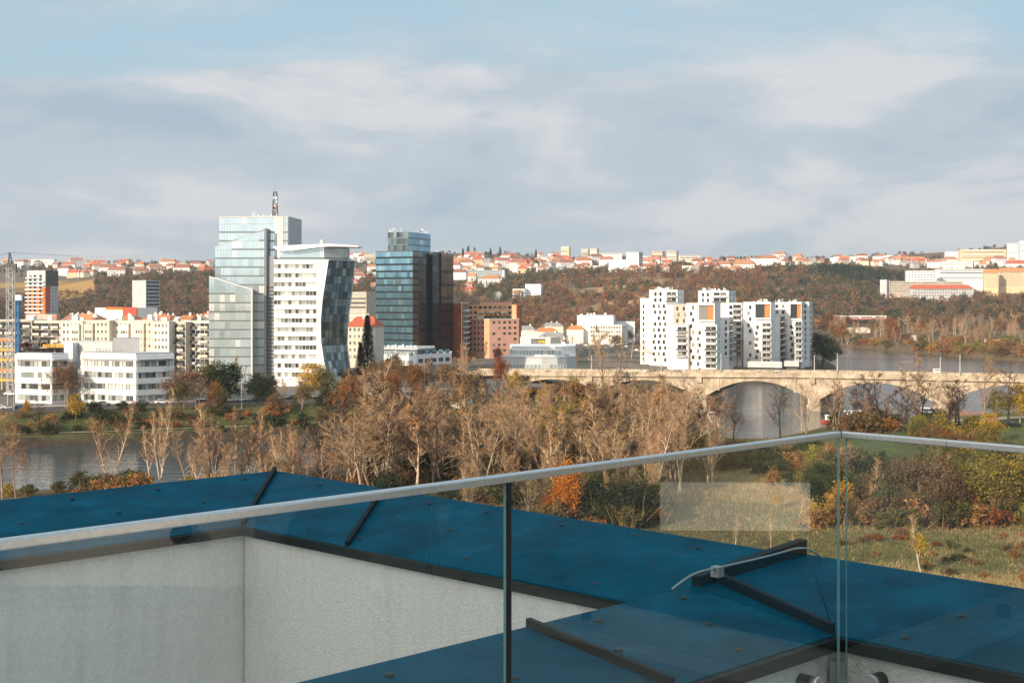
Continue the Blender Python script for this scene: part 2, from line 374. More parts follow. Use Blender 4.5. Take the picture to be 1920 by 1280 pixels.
me.update(calc_edges=True)
# ground cover by place: meadow, bank scrub, town, hillside soil, bare cliff, field
X, Y = tv[:, 0], tv[:, 1]; D = sdist(X, Y); Ye = Y
C = np.zeros((len(tv), 4), np.float32); C[:, 3] = 1
def lay(mask, c):
    m = np.clip(mask, 0, 1)[:, None]; C[:, :3] = C[:, :3]*(1-m)+np.array(c)*m
n1 = vnoise(X, Y, 31, 7); n2 = vnoise(X, Y, 11, 8); n3 = vnoise(X, Y, 90, 9)
lay(np.ones(len(tv)), (.13, .095, .055))
nearland = (Y < np.interp(X, [-900,-140,-50,0,40,100,171,900], [200,320,355,410,450,480,600,530])).astype(float)
lay(nearland*(X > 40)*1.0, (.15, .13, .055))
lay(nearland*(X > 40)*np.clip((n1+n2*.6+.08)*4, 0, 1)*(Y < 300), (.28, .205, .095))
lay(nearland*(X > 60)*np.clip((Y-262)/20, 0, 1)*np.clip((D-14)/8, 0, 1), (.10, .115, .04))
lay((1-nearland)*(Y < 1300)*(X < 20)*np.clip((24-D)/6, 0, 1), (.085, .095, .035))
lay((1-nearland)*(Y < 1300)*(X < 20)*np.clip((3-D), 0, 1), (.06, .045, .03))
lay((1-nearland)*(Y < 1300)*np.clip((D-24)/4, 0, 1)*(X < 160), (.20, .18, .155))
lay((1-nearland)*(Y < 1300)*np.clip((D-50)/10, 0, 1)*np.clip(n2*4, 0, 1), (.12, .10, .06))
xp_ = 960+F*X/np.maximum(Y, 1)
lay((Y > 1350)*1.0, (.15, .10, .06)); lay((Y > 1350)*np.clip(n3*3, 0, 1), (.10, .095, .05))
lay((Y > 1450)*(Y < 1800)*np.exp(-((xp_-1170)/85)**2)*np.clip((n1+n2+.18)*4, 0, 1), (.44, .29, .17))
lay((Y > 1500)*(Y < 1800)*np.exp(-((xp_-1480)/45)**2)*np.clip((n1+n2+.05)*4, 0, 1), (.40, .27, .16))
lay((Y > 1600)*(Y < 2150)*((xp_ < 178) & (xp_ > -100))*np.clip((n3+.35)*3, 0, 1), (.42, .26, .09))
lay((Y > 1950)*1.0, (.17, .13, .09))
lay((Y > 2500)*np.clip((n3+.2)*3, 0, 1), (.18, .12, .08))
ca = me.color_attributes.new('cover', 'FLOAT_COLOR', 'POINT'); ca.data.foreach_set('color', C.ravel())
gm = bpy.data.materials.new('ground cover'); gm.use_nodes = True; t = gm.node_tree; n = t.nodes; l = t.links; p = n['Principled BSDF']
p.inputs['Roughness'].default_value = .95; p.inputs['Specular IOR Level'].default_value = .1
at = n.new('ShaderNodeVertexColor'); at.layer_name = 'cover'; geo = n.new('ShaderNodeNewGeometry')
no = n.new('ShaderNodeTexNoise'); no.inputs['Scale'].default_value = .35; no.inputs['Detail'].default_value = 9; no.inputs['Roughness'].default_value = .7
l.new(geo.outputs['Position'], no.inputs['Vector']); mr = n.new('ShaderNodeMapRange'); mr.inputs[1].default_value = .25; mr.inputs[2].default_value = .75; mr.inputs[3].default_value = .5; mr.inputs[4].default_value = 1.5
l.new(no.outputs[0], mr.inputs[0]); hs = n.new('ShaderNodeHueSaturation'); l.new(mr.outputs[0], hs.inputs['Value']); l.new(at.outputs[0], hs.inputs['Color'])
l.new(hs.outputs[0], p.inputs['Base Color'])
bn = n.new('ShaderNodeBump'); bn.inputs['Distance'].default_value = .5; l.new(no.outputs[0], bn.inputs['Height']); l.new(bn.outputs[0], p.inputs['Normal'])
me.materials.append(gm); struct('ground', me)

# ------------------------------------------------------------------ river
wm = bpy.data.materials.new('river water'); wm.use_nodes = True; t = wm.node_tree; n = t.nodes; l = t.links; p = n['Principled BSDF']
p.inputs['Base Color'].default_value = (.05, .065, .075, 1); p.inputs['Roughness'].default_value = .07; p.inputs['Specular IOR Level'].default_value = .55; p.inputs['IOR'].default_value = 1.33
geo = n.new('ShaderNodeNewGeometry')
hts = []
for sc, det, rot in ((.22, 3, .4), (1.1, 3, -.3)):
    mp = n.new('ShaderNodeMapping'); mp.inputs['Scale'].default_value = (.45, 1.5, 1); mp.inputs['Rotation'].default_value = (0, 0, rot); l.new(geo.outputs['Position'], mp.inputs[0])
    no = n.new('ShaderNodeTexNoise'); no.inputs['Scale'].default_value = sc; no.inputs['Detail'].default_value = det; l.new(mp.outputs[0], no.inputs['Vector']); hts.append(no)
ad = n.new('ShaderNodeMath'); ad.operation = 'MULTIPLY_ADD'; ad.inputs[1].default_value = 3.0; l.new(hts[0].outputs[0], ad.inputs[0]); l.new(hts[1].outputs[0], ad.inputs[2])
bn = n.new('ShaderNodeBump'); bn.inputs['Distance'].default_value = .09; bn.inputs['Strength'].default_value = .7; l.new(ad.outputs[0], bn.inputs['Height']); l.new(bn.outputs[0], p.inputs['Normal'])
wmb = MB(); wmb.quad((-1500,100,0),(1500,100,0),(1500,1300,0),(-1500,1300,0))
struct('river', wmb.mesh(wm, 'river'))

# ------------------------------------------------------------------ roads on the left bank
def ribbon(pts, w, mat_, name, dz=.06):
    mb = MB(); P = []
    for i in range(len(pts)-1):
        a, b = Vector(pts[i]), Vector(pts[i+1]); k = max(2, int((b-a).length/3))
        P += [a.lerp(b, j/k) for j in range(k)]
    P.append(Vector(pts[-1])); rows = []
    for i, q in enumerate(P):
        d = (P[min(i+1, len(P)-1)]-P[max(i-1, 0)]).normalized(); nn = Vector((-d.y, d.x))
        a, b = q+nn*w/2, q-nn*w/2
        z = max(hz1(a.x, a.y), hz1(b.x, b.y), hz1(q.x, q.y))+dz
        rows.append(((a.x, a.y, z), (b.x, b.y, z)))
    for i in range(len(rows)-1): mb.quad(rows[i][0], rows[i][1], rows[i+1][1], rows[i+1][0])
    return struct(name, mb.mesh(mat_, name))
ROAD = [(-260, 352), (-152, 394), (-83, 428), (-45, 452), (-20, 480)]
ribbon(ROAD, 9, M['asphalt'], 'road', .08)
ribbon([(p_[0]-3.6, p_[1]+7.6) for p_ in ROAD], 5.5, M['concrete'], 'pavement', .16)
ribbon([(-160, 366.5), (-120, 382), (-80, 400), (-58, 411)], 2.4, M['path'], 'path', .1)
ribbon([(62, 286), (90, 268), (130, 262), (200, 270)], 2.2, M['path'], 'footpath', .08)
ribbon([(118, 398), (150, 408), (190, 420), (260, 430)], 6, M['path'], 'car_park', .1)

# ------------------------------------------------------------------ the roof terrace in the foreground
d1 = Vector((-.700, .714)); d2 = Vector((.714, .700))
stucco = mat('white stucco', (.80, .785, .745), .9, var=.08, vs=42, bump=.010, bs=75, detail=8)
bluem = mat('blue coated sheet metal', (.0, .070, .118), .42, metal=.0, var=.28, vs=2.3, bump=.014, bs=2.4, spec=.012, detail=7)
def streaks(m, sc, dark, lo=.46, hi=.72):      # rain streaks and blotches on a weathered surface
    t = m.node_tree; n = t.nodes; l = t.links; p = n['Principled BSDF']; src = p.inputs['Base Color'].links[0].from_socket
    geo = n.new('ShaderNodeNewGeometry'); mp = n.new('ShaderNodeMapping'); mp.inputs['Scale'].default_value = sc; l.new(geo.outputs['Position'], mp.inputs[0])
    no = n.new('ShaderNodeTexNoise'); no.inputs['Scale'].default_value = 1.0; no.inputs['Detail'].default_value = 6; no.inputs['Roughness'].default_value = .65; l.new(mp.outputs[0], no.inputs['Vector'])
    mr = n.new('ShaderNodeMapRange'); mr.inputs[1].default_value = lo; mr.inputs[2].default_value = hi; mr.inputs[3].default_value = 1.0; mr.inputs[4].default_value = dark; l.new(no.outputs[0], mr.inputs[0])
    hs = n.new('ShaderNodeHueSaturation'); l.new(mr.outputs[0], hs.inputs['Value']); l.new(src, hs.inputs['Color']); l.new(hs.outputs[0], p.inputs['Base Color'])
streaks(stucco, (7, 7, .7), .88); streaks(bluem, (5, 5, 5), 1.45, .5, .75); streaks(M['bridge'], (1.1, 1.1, .16), .62)
trim = mat('dark green trim', (.010, .014, .014), .6, spec=.12)
Zc = H
roof = thing('apartment_block', 'white rendered roof terrace walls with wide blue metal copings and a dark drip edge', 'building', (0, 0, 0))
gc = Vector((1.364, 5.544))                   # corner of the glass
wc = gc+(d1+d2)*.07                           # inner corner of our terrace wall
zi, zo, zn_ = Zc-1.42, Zc-1.33, Zc-1.50
E0 = wc+d2*.95                                # our edge of the building, outer line E0 + t*d1
C0 = Vector((-1.836, 10.33)); C1 = Vector((-1.78, 8.82)); K = Vector((.584, 6.637))   # far corner outside / inside, where the low coping meets ours
P2o = wc+d1*.75
def v3(p, z): return (p.x, p.y, z)
def slab(name, a, b, c, d, za, zb, zc_, zd, th=.05, m=bluem, par=None):
    mb = MB(); q = [v3(a, za), v3(b, zb), v3(c, zc_), v3(d, zd)]
    lo = [(x, y, z-th) for x, y, z in q]
    mb.add(q+lo, [(0,1,2,3),(7,6,5,4),(0,4,5,1),(1,5,6,2),(2,6,7,3),(3,7,4,0)])
    return part(name, mb, m, par or roof)
def lerp(a, b, t): return a+(b-a)*t
# inner faces of the parapets, thick walls under the copings
EO = [E0+d1*5.12]                             # outer far corner on our line (close to C0)
def wall(name, a, b, n_out, z0, z1, th=.30):
    mb = MB(); c = b+n_out*th; d = a+n_out*th
    mb.prism([a, b, c, d], z0, z1); return part(name, mb, stucco, roof)
wall('wall', C1-d2*7+d1*.015, C1+d1*.015+d2*.2, d1, Zc-4.4, zn_-.045)
wall('wall', K+d2*.015-d1*1.5, C1+d2*.015, d2, Zc-4.4, zn_-.045) 
wall('wall', wc-d2*8, wc, d1, Zc-1.9, zi-.045)
wall('wall', wc-d1*9, wc+d1*.3, d2, Zc-1.9, zi-.045)
# outer walls down to the ground and the deck slabs
mb = MB(); far0 = C0-d2*12; fr = E0-d1*14
mb.prism([fr-d2*.06, C0-d2*.06-d1*.05, far0-d1*.05, far0-d1*14, fr-d2*12], 3, Zc-4.4); part('wall', mb, stucco, roof)
mb = MB(); mb.prism([E0-d2*.06-d1*14, C0-d2*.06-d1*.05, C0-d2*.33-d1*.05, E0-d2*.33-d1*14], Zc-4.39, Zc-1.75); part('wall', mb, stucco, roof)
mb = MB(); mb.prism([C0-d1*.06-d2*.34, C0-d1*.06-d2*12, C0-d1*.34-d2*12, C0-d1*.34-d2*.34], Zc-4.39, Zc-1.75); part('wall', mb, stucco, roof)
deckm = mat('terrace paving', (.44, .42, .39), .85, var=.1, vs=2)
mb = MB(); mb.prism([wc-d1*12-d2*.01, wc-d2*.01, wc-d2*12, wc-d1*12-d2*12], Zc-4.35, Zc-1.72); part('terrace_floor', mb, deckm, roof)
# coping sheets, split at the standing seams
def run(ai, bi, ao, bo, zin, zout, cuts, name='coping_sheet', g=.0006):
    ts = [0]+cuts+[1]
    for t0, t1 in zip(ts[:-1], ts[1:]):
        a, b, c, d = lerp(ai, bi, t0+g), lerp(ai, bi, t1-g), lerp(ao, bo, t1-g), lerp(ao, bo, t0+g)
        slab(name, a, b, c, d, zin, zin, zout, zout)
        k = MB(); e = (b-a).normalized(); nn = (d-a).normalized()       # dark drip edge on the inner side
        k.prism([a-nn*.035, b-nn*.035, b-nn*.004, a-nn*.004] if (Vector((-e.y, e.x)).dot(nn) > 0) else [a-nn*.004, b-nn*.004, b-nn*.035, a-nn*.035], zin-.058, zin-.006)
        part('drip_edge', k, trim, roof)
run(C1-d2*7, C1, C0-d2*8.4, C0, zn_, zo, [.42])
seamE = .118
Eo_k = C0-d1*5.0                             # where the step crosses the outer line
K2 = K-d1*.75
run(C1, K2, C0, Eo_k, zn_, zo, [.27])
run(wc-d2*7, wc, P2o-d2*7, P2o, zi, zo, [.845])
run(wc, wc-d1*7, E0+d1*.75, E0-d1*7, zi, zo+.02, [.55])
# corner sheet between P2 and the long edge
mb = MB(); mb.prism([wc+d1*.006+d2*.003, E0+d1*.745, P2o+d2*.004], [zi-.05, zo-.03, zo-.05], [zi+.001, zo+.02, zo+.001]); part('coping_sheet', mb, bluem, roof)
def seam(a, b, za, zb, w=.026, hgt=.032, m=trim, name='standing_seam'):
    mb = MB(); d = (b-a).normalized(); nn = Vector((-d.y, d.x))*w/2
    q = [a-nn, b-nn, b+nn, a+nn]
    mb.prism(q, [za-.02, zb-.02, zb-.02, za-.02], [za+hgt, zb+hgt, zb+hgt, za+hgt]); return part(name, mb, m, roof)
seam(C1, C0, zn_, zo)                                            # mitre at the far corner
a = lerp(C1, K2, .27); b = lerp(C0, Eo_k, .27); seam(a, b, zn_, zo)
a = lerp(wc-d2*7, wc, .845); b = lerp(P2o-d2*7, P2o, .845); seam(a, b, zi, zo, hgt=.035)
seam(wc+d1*.01, wc+d1*.73+d2*.16, zi+.01, zo+.01, w=.03, hgt=.036)      # mitre at our corner
kk = K+d1*.0-d2*.02
seam(P2o+d2*.02, E0+d1*.78, zo-.05, zo-.0, w=.05, hgt=.095, name='step_flashing')     # step between the high and the low coping
# screws with domed washers
scm = MB(); prof = [(.018, 0), (.017, .005), (.009, .009), (.0, .011)]
for (r0, z0), (r1, z1) in zip(prof[:-1], prof[1:]):
    for k in range(10):
        t0, t1 = 2*math.pi*k/10, 2*math.pi*(k+1)/10
        scm.quad((r0*math.cos(t0), r0*math.sin(t0), z0), (r0*math.cos(t1), r0*math.sin(t1), z0), (r1*math.cos(t1), r1*math.sin(t1), z1), (r1*math.cos(t0), r1*math.sin(t0), z1))
screw = scm.mesh(mat('weathered screw', (.045, .045, .043), .5, metal=.4), 'screw')
def screws(ai, bi, ao, bo, zin, zout, rows, step, off=.15):
    Ld = (bi-ai).length; k = 0; s = off
    while s < Ld-.08:
        for r_ in rows:
            t = min(.985, (s+step*.33*rows.index(r_)+R.uniform(-.03, .03))/Ld); q = lerp(lerp(ai, bi, t), lerp(ao, bo, t), r_+R.uniform(-.02, .02))
            link('screw', screw, roof, (q.x, q.y, zin+(zout-zin)*r_+.0005), R.random()*6)
        s += step; k += 1
screws(C1-d2*3.4, C1, C0-d2*3.6, C0, zn_, zo, (.15, .52, .88), .62, .25)
screws(C1, K, C0, Eo_k+d1*.75, zn_, zo, (.13, .5, .87), .46, .2)
screws(wc-d2*2.6, wc, P2o-d2*2.6, P2o, zi, zo, (.14, .5, .86), .58, .3)
screws(wc, wc-d1*3.2, E0+d1*.3, E0-d1*3.2, zi, zo+.02, (.12, .5, .88), .55, .3)
# corner post on the wall under the glass corner
pm = MB(); pc = wc-(d1+d2)*.02
pm.prism([pc-d1*.05, pc, pc-d2*.05, pc-d2*.05-d1*.05], Zc-1.71, zi-.09); part('corner_post', pm, M['zinc'], roof)
# unseen tower added towards the sun to shade this roof, and the wing on the right (mirrored in the glass)
sh = thing('shade_tower', 'white tower added behind the terrace, outside the picture, to shade it', 'building', (-42.6, -42.6, 4))
mb = MB(); mb.box(-8, 8, -9, 9, -1, 66); part('wall', mb, stucco, sh, (0, 0, 0), -.668)
for k in range(18):
    mb = MB(); mb.box(-7, 7, 9.02, 9.1, 3.5+k*3.4, 5.2+k*3.4); part('window_band', mb, M['glass_dark'], sh, (0, 0, 0), -.668)
mb = MB(); mb.box(-8.2, 8.2, -9.2, 9.2, 66.01, 66.4); part('coping', mb, bluem, sh, (0, 0, 0), -.668)
st = thing('shade_block', 'white block added behind the terrace, outside the picture, to shade the wing', 'building', (-6.2+.785*5.7, -7.85-.62*5.7, Zc-1.72))  # unseen block added to keep the sun off part of the wing
mb = MB(); mb.box(-4, 4, -2, 2, 0, 7.5); part('wall', mb, stucco, st, (0, 0, 0), -.668); mb = MB(); mb.box(-4.1, 4.1, -2.1, 2.1, 7.51, 7.6); part('coping', mb, bluem, st, (0, 0, 0), -.668)
wg = thing('terrace_wing', 'white rendered wing with a round wall lamp on the terrace, outside the picture', 'building', (5.2, -1, Zc-1.72))
mb = MB(); mb.box(-2, 3, -5, 3.7, 0, 3.0); part('wall', mb, stucco, wg); mb = MB(); mb.box(-2.1, 3.1, -5.1, 3.8, 3.01, 3.1); part('coping', mb, bluem, wg)
mb = MB(); mb.box(-2.02, -1.99, -5, 3.69, .01, .12); part('skirting', mb, M['grey'], wg)
for z_, r_ in ((.42, .05), (.74, .07)):
    lm = MB(); lm.tube([(-2, 3.30, z_), (-2.09, 3.30, z_)], r_, 18); part('wall_lamp', lm, M['dgrey'], wg)
lm = MB(); lm.tube([(-2.02, 3.42, .95), (-2.02, 3.41, .62), (-2.02, 3.33, .45)], .012, 6); part('cable', lm, M['black'], wg)
nb = thing('neighbour_house', 'lower dark house beyond the right edge of the picture, with an added reflection screen', 'building', (62, 10, 4.5))
mb = MB(); mb.box(-9, 9, -12, 10, -1, 26.2); part('wall', mb, M['bark_dark'], nb)
mb = MB(); mb.box(-7, -6.7, -.3, 6.3, 26.25, 28.35); part('reflection_screen', mb, M['white2'], nb)  # unseen white screen added for its bright reflection in the glass
# lightning conductor over the step
lc = thing('lightning_conductor', 'bent galvanised lightning conductor wire over the step in the blue coping', 'wire', v3(P2o, zo))
def fp(x, y, Y): return Vector(((x-960)*Y/F-P2o.x, Y-P2o.y, H-(y-560)*Y/F-zo))
wl = [fp(1260,1104,5.95), fp(1285,1085,6.0), fp(1310,1072,6.05), fp(1345,1064,6.15), fp(1420,1047,6.4), fp(1470,1034,6.55), fp(1492,1028,6.62), fp(1512,1028,6.68), fp(1530,1036,6.72), fp(1545,1050,6.76)]
sm = []
for i in range(len(wl)-1):
    for j in range(4):
        t = j/4; p0, p1, p2, p3 = wl[max(i-1,0)], wl[i], wl[i+1], wl[min(i+2,len(wl)-1)]
        sm.append(.5*((2*p1)+(p2-p0)*t+(2*p0-5*p1+4*p2-p3)*t*t+(3*p1-p0-3*p2+p3)*t**3))
sm.append(wl[-1])
mb = MB(); mb.tube(sm, .0055, 8); part('wire', mb, M['zinc'], lc, smooth=True)
cl = fp(1345,1066,6.15); mb = MB(); mb.box(-.022, .022, -.022, .022, -.035, .012); mb.box(-.03, .03, -.008, .008, -.015, .004); part('clamp', mb, M['zinc'], lc, cl, .75)

# glass balustrade
gl = bpy.data.materials.new('balustrade glass'); gl.use_nodes = True; t = gl.node_tree; n = t.nodes; l = t.links
for q in list(n): n.remove(q)
o_ = n.new('ShaderNodeOutputMaterial'); tr = n.new('ShaderNodeBsdfTransparent'); tr.inputs[0].default_value = (.945, .967, .96, 1)
gs = n.new('ShaderNodeBsdfGlossy'); gs.inputs['Roughness'].default_value = .008; gs.inputs[0].default_value = (.95, 1, .98, 1)
fr_ = n.new('ShaderNodeFresnel'); fr_.inputs[0].default_value = 1.5; mx = n.new('ShaderNodeMixShader')
gg = n.new('ShaderNodeNewGeometry'); iv = n.new('ShaderNodeMath'); iv.operation = 'SUBTRACT'; iv.inputs[0].default_value = 1.0; l.new(gg.outputs['Backfacing'], iv.inputs[1])
fm = n.new('ShaderNodeMath'); fm.operation = 'MULTIPLY'; l.new(fr_.outputs[0], fm.inputs[0]); l.new(iv.outputs[0], fm.inputs[1])
fm2 = n.new('ShaderNodeMath'); fm2.operation = 'MULTIPLY'; fm2.use_clamp = True; fm2.inputs[1].default_value = 1.8; l.new(fm.outputs[0], fm2.inputs[0])     # both faces of the pane
l.new(fm2.outputs[0], mx.inputs[0]); l.new(tr.outputs[0], mx.inputs[1]); l.new(gs.outputs[0], mx.inputs[2]); l.new(mx.outputs[0], o_.inputs[0])
ge = mat('polished glass edge', (.16, .30, .30), .12, spec=.8)
bal = thing('glass_balustrade', 'frameless glass balustrade with slim steel handrail turning the terrace corner', 'railing', v3(wc, Zc-1.72))
def pane(a, b, name='glass_pane'):
    mb = MB(); d = (b-a).normalized(); nn = Vector((-d.y, d.x))*.006; z0, z1 = Zc-1.62, Zc-.576; o = bal.location
    q = [a-nn, b-nn, b+nn, a+nn]; q = [Vector((p_.x-o.x, p_.y-o.y)) for p_ in q]
    v = [(p_.x, p_.y, z0-o.z) for p_ in q]+[(p_.x, p_.y, z1-o.z) for p_ in q]
    mb.add(v, [(0,1,5,4),(2,3,7,6)], 0); mb.add(v, [(1,2,6,5),(3,0,4,7),(4,5,6,7),(3,2,1,0)], 1)
    return part(name, mb, [gl, ge], bal)
pj = gc-d2*1.93
pane(gc-d2*.012, pj+d2*.012); pane(pj-d2*.012, pj-d2*3.2); pane(gc-d1*.03, gc-d1*2.6); pane(gc-d1*2.63, gc-d1*4.4)
mb = MB(); o = bal.location
q = [pj-d2*.009-d1*.007, pj+d2*.009-d1*.007, pj+d2*.009+d1*.007, pj-d2*.009+d1*.007]
mb.prism([Vector((p_.x-o.x, p_.y-o.y)) for p_ in q], Zc-1.62-o.z, Zc-.576-o.z); part('joint_seal', mb, M['black'], bal)
def rail(a, b):
    mb = MB(); d = (b-a).normalized(); nn = Vector((-d.y, d.x)); z = Zc-.55-o.z
    prof_ = [(-.013, -.025), (.013, -.025), (.0145, -.022), (.0145, -.005), (.011, 0), (-.011, 0), (-.0145, -.005), (-.0145, -.022)]
    vs = []
    for p_ in (a, b):
        for s_, h_ in prof_: w_ = p_+nn*s_; vs.append((w_.x-o.x, w_.y-o.y, z+h_))
    k = len(prof_); fs = [(i, (i+1) % k, k+(i+1) % k, k+i) for i in range(k)]+[tuple(range(k-1, -1, -1)), tuple(range(k, 2*k))]
    mb.add(vs, fs); return part('handrail', mb, M['steel'], bal)
rail(gc-d2*.016, gc-d2*.26); rail(gc-d2*.262, gc-d2*5.2); rail(gc-d1*.016, gc-d1*.48); rail(gc-d1*.482, gc-d1*5)
mb = MB(); mb.prism([Vector((p_.x-o.x, p_.y-o.y)) for p_ in (gc-d1*.0155-d2*.0155, gc-d1*.0155+d2*.0155, gc+d1*.0155+d2*.0155, gc+d1*.0155-d2*.0155)], Zc-.575-o.z, Zc-.551-o.z); part('rail_corner', mb, M['dgrey'], bal)
for base, dd, nn in ((gc-d2*.19, -d2, d1), (gc-d2*1.60, -d2, d1), (gc-d2*2.25, -d2, d1), (gc-d1*.15, -d1, d2), (gc-d1*1.5, -d1, d2), (gc-d1*2.4, -d1, d2)):
    c_ = Vector((base.x-o.x, base.y-o.y, Zc-1.565-o.z)); n3_ = Vector((nn.x, nn.y, 0))
    mb = MB(); mb.tube([c_-n3_*.022, c_-n3_*.018, c_-n3_*.0065], [.036, .038, .038], 24); s_ = part('standoff', mb, M['steel'], bal)
    mb = MB(); mb.tube([c_+n3_*.0065, c_+n3_*.068], [.034, .034], 20); part('spacer', mb, M['black'], s_)

# ------------------------------------------------------------------ bridge
TH = rad(25); bu = Vector((math.cos(TH), -math.sin(TH))); bn_ = Vector((math.sin(TH), math.cos(TH)))
B0 = Vector((111, 490)); BW = 20.0
br = thing('arch_bridge', 'long pale concrete arch bridge crossing the river', 'bridge', (B0.x, B0.y, 0), -TH)
def deckz(t): return 12.75+.018*min(t, 0)+.004*max(t, 0)            # road level along the bridge
PIERS = [-119.5, -87.8, -43.1, 0, 44.7, 89.5, 134]
def arch_span(t0, t1):
    half = (t1-t0)/2-2.0; c = (t0+t1)/2; n_ = 30; crown = deckz(c)-2.05; spring = 4.0
    if t0 < -100: spring = 6.5
    mb = MB(); ring = MB(); prev = None
    for i in range(n_+1):
        s = -1+2*i/n_; t = c+half*s; za = spring+(crown-spring)*(1-abs(s)**2.0)
        if prev:
            pt, pz = prev
            for y_, fl in ((0, 0), (BW, 1)):
                q = [(pt, y_, pz), (t, y_, za), (t, y_, deckz(t)-.751), (pt, y_, deckz(pt)-.751)]
                mb.quad(*(q if not fl else q[::-1]))
            mb.quad((pt, 0, pz), (pt, BW, pz), (t, BW, za), (t, 0, za))
            dv = Vector((t-pt, za-pz)).normalized(); up = Vector((-dv.y, dv.x))*.75
            ring.add([(pt,-.14,pz-.03),(t,-.14,za-.03),(t+up.x,-.14,za+up.y),(pt+up.x,-.14,pz+up.y),(pt,.3,pz-.03),(t,.3,za-.03),(t+up.x,.3,za+up.y),(pt+up.x,.3,pz+up.y)], [(0,1,2,3),(4,5,1,0),(3,2,6,7)])
        prev = (t, za)
    part('spandrel_wall', mb, M['bridge'], br); part('arch_ring', ring, M['bridge'], br)
for t0, t1 in zip(PIERS[:-1], PIERS[1:]): arch_span(t0, t1)
for i, t in enumerate(PIERS):
    mb = MB(); zt = deckz(t)-.755; zb = 4.0 if i > 0 else 6.5
    mb.box(t-2.05, t+2.05, .06, BW-.06, -2, zb+.2); mb.box(t-2.0, t+2.0, .03, BW-.03, zb, zt)
    mb.prism([(t-2.6, -1.0), (t, -3.2), (t+2.6, -1.0), (t+2.6, BW+1), (t-2.6, BW+1)], -2.5, 2.2)      # cutwater
    mb.prism([(t-2.2, -.5), (t, -1.6), (t+2.2, -.5), (t+2.2, .05), (t-2.2, .05)], 2.2, 4.4)
    part('pier', mb, M['bridge'], br)
    for s in (-1, 1):
        mb = MB(); mb.box(t+s*7.0-.45, t+s*7.0+.45, -.35, .1, 6.4 if i else 8, zt-.02); part('pilaster', mb, M['bridge'], br)
    mb = MB(); mb.box(t-1.5, t+.6, -.9, .02, zt-2.2, zt-.02); part('balcony', mb, M['bridge'], br)
    mb = MB(); mb.box(t+.9, t+2.6, -.03, .04, zt-2.1, zt-.6); part('niche', mb, M['bridge2'], br)  # flush dark panel, the shade of a small opening painted on
ts = list(range(-290, 180, 10))
for a, b in zip(ts[:-1], ts[1:]):
    za, zb = deckz(a), deckz(b); q = [(a+.02, -1.2), (b-.02, -1.2), (b-.02, BW+1.2), (a+.02, BW+1.2)]
    mb = MB(); mb.prism(q, [za-.75, zb-.75, zb-.75, za-.75], [za-.1, zb-.1, zb-.1, za-.1]); part('deck_slab', mb, M['bridge'], br)
    for y0, y1 in ((-.86, -.55), (BW+.55, BW+.86)):
        q = [(a+.04, y0), (b-.04, y0), (b-.04, y1), (a+.04, y1)]
        mb = MB(); mb.prism(q, [za-.1, zb-.1, zb-.1, za-.1], [za+.95, zb+.95, zb+.95, za+.95])
        q = [(a+.04, y0-.08), (b-.04, y0-.08), (b-.04, y1+.08), (a+.04, y1+.08)]
        mb.prism(q, [za+.951, zb+.951, zb+.951, za+.951], [za+1.1, zb+1.1, zb+1.1, za+1.1]); part('parapet', mb, M['bridge'], br)
    for k in range(2):
        t_ = a+2.5+5*k; zz = deckz(t_); mb = MB(); mb.box(t_-.28, t_+.28, -.98, -.50, zz-.098, zz+1.22); part('parapet_post', mb, M['bridge'], br)
    mb = MB(); mb.quad((a, 2.2, za-.08), (b, 2.2, zb-.08), (b, BW-2.2, zb-.08), (a, BW-2.2, za-.08)); part('roadway', mb, M['asphalt'], br)
mb = MB(); mb.prism([(-290, 3.2), (-121, 3.2), (-121, BW-.1), (-290, BW-.1)], 2, [deckz(-290)-1, deckz(-121)-1, deckz(-121)-1, deckz(-290)-1]); part('ramp_wall', mb, M['bridge2'], br)  # shade under the open ramp deck put in as darker concrete
for t in range(-280, -125, 14):
    mb = MB(); mb.box(t-.6, t+.6, .2, 3.19, 4, deckz(t)-1.02); part('pilaster', mb, M['bridge'], br)
def bw(t, y): p_ = B0+bu*t+bn_*y; return (p_.x, p_.y)
# tram and lamp poles along both sides
def pole_mesh():
    mb = MB(); mb.tube([(0,0,0),(0,0,3),(0,0,7.6)], [.2,.17,.13], 10); mb.tube([(0,0,0),(0,0,.5)], [.3,.26], 10); return mb
pole0 = None
polex = [(-104,'left of the first arch'),(-70,'over the second arch'),(-60,''),(-26,'') ,(-13,''),(0.3,''),(8,''),(44,''),(51,'')]
pwire = M['dgrey']
for x_, yside in ((1017,0),(1109,0),(1161,1),(1303,0),(1352,1),(1527,0),(1570,1),(1763,0),(1800,1),(1240,1)):
    k = (x_-960)/F; y_ = .2 if yside == 0 else BW-.2; b0 = B0+bn_*y_
    t = (k*b0.y-b0.x)/(bu.x-k*bu.y); p_ = bw(t, y_)
    lab = 'pale tram pole on the bridge, %s' % ({1017:'before the car showroom',1109:'between showroom and white flats, left of two',1161:'between showroom and white flats, right of two',1303:'before the white flats with orange loggia',1352:'in front of the bare tree by the white flats',1527:'above the midstream pier, left of a pair',1570:'right of a pair left of the open water',1763:'left of a pair over the open water',1800:'right of a pair over the open water',1240:'in front of the leftmost white flats'}[x_])
    if pole0 is None:
        pole0 = thing('tram_pole', lab, 'pole', (p_[0], p_[1], deckz(t)-.05), 0, 'tram poles along the bridge')
        part('shaft', pole_mesh(), M['lgrey'], pole0); mb = MB(); mb.tube([(0,0,7.2),(1.4,2.2,7.35)], .05, 6); part('bracket', mb, M['zinc'], pole0)
    else: dup(pole0, (p_[0], p_[1], deckz(t)-.05), 0, 1, lab)
mb = MB()
for y_ in (6, 12):
    pts = []
    for i in range(-12, 10):
        t = i*11.0; p_ = bw(t, y_); pts.append((p_[0], p_[1], deckz(t)+(6.1 if i % 2 else 5.9)))
    mb.tube(pts, .035, 4)
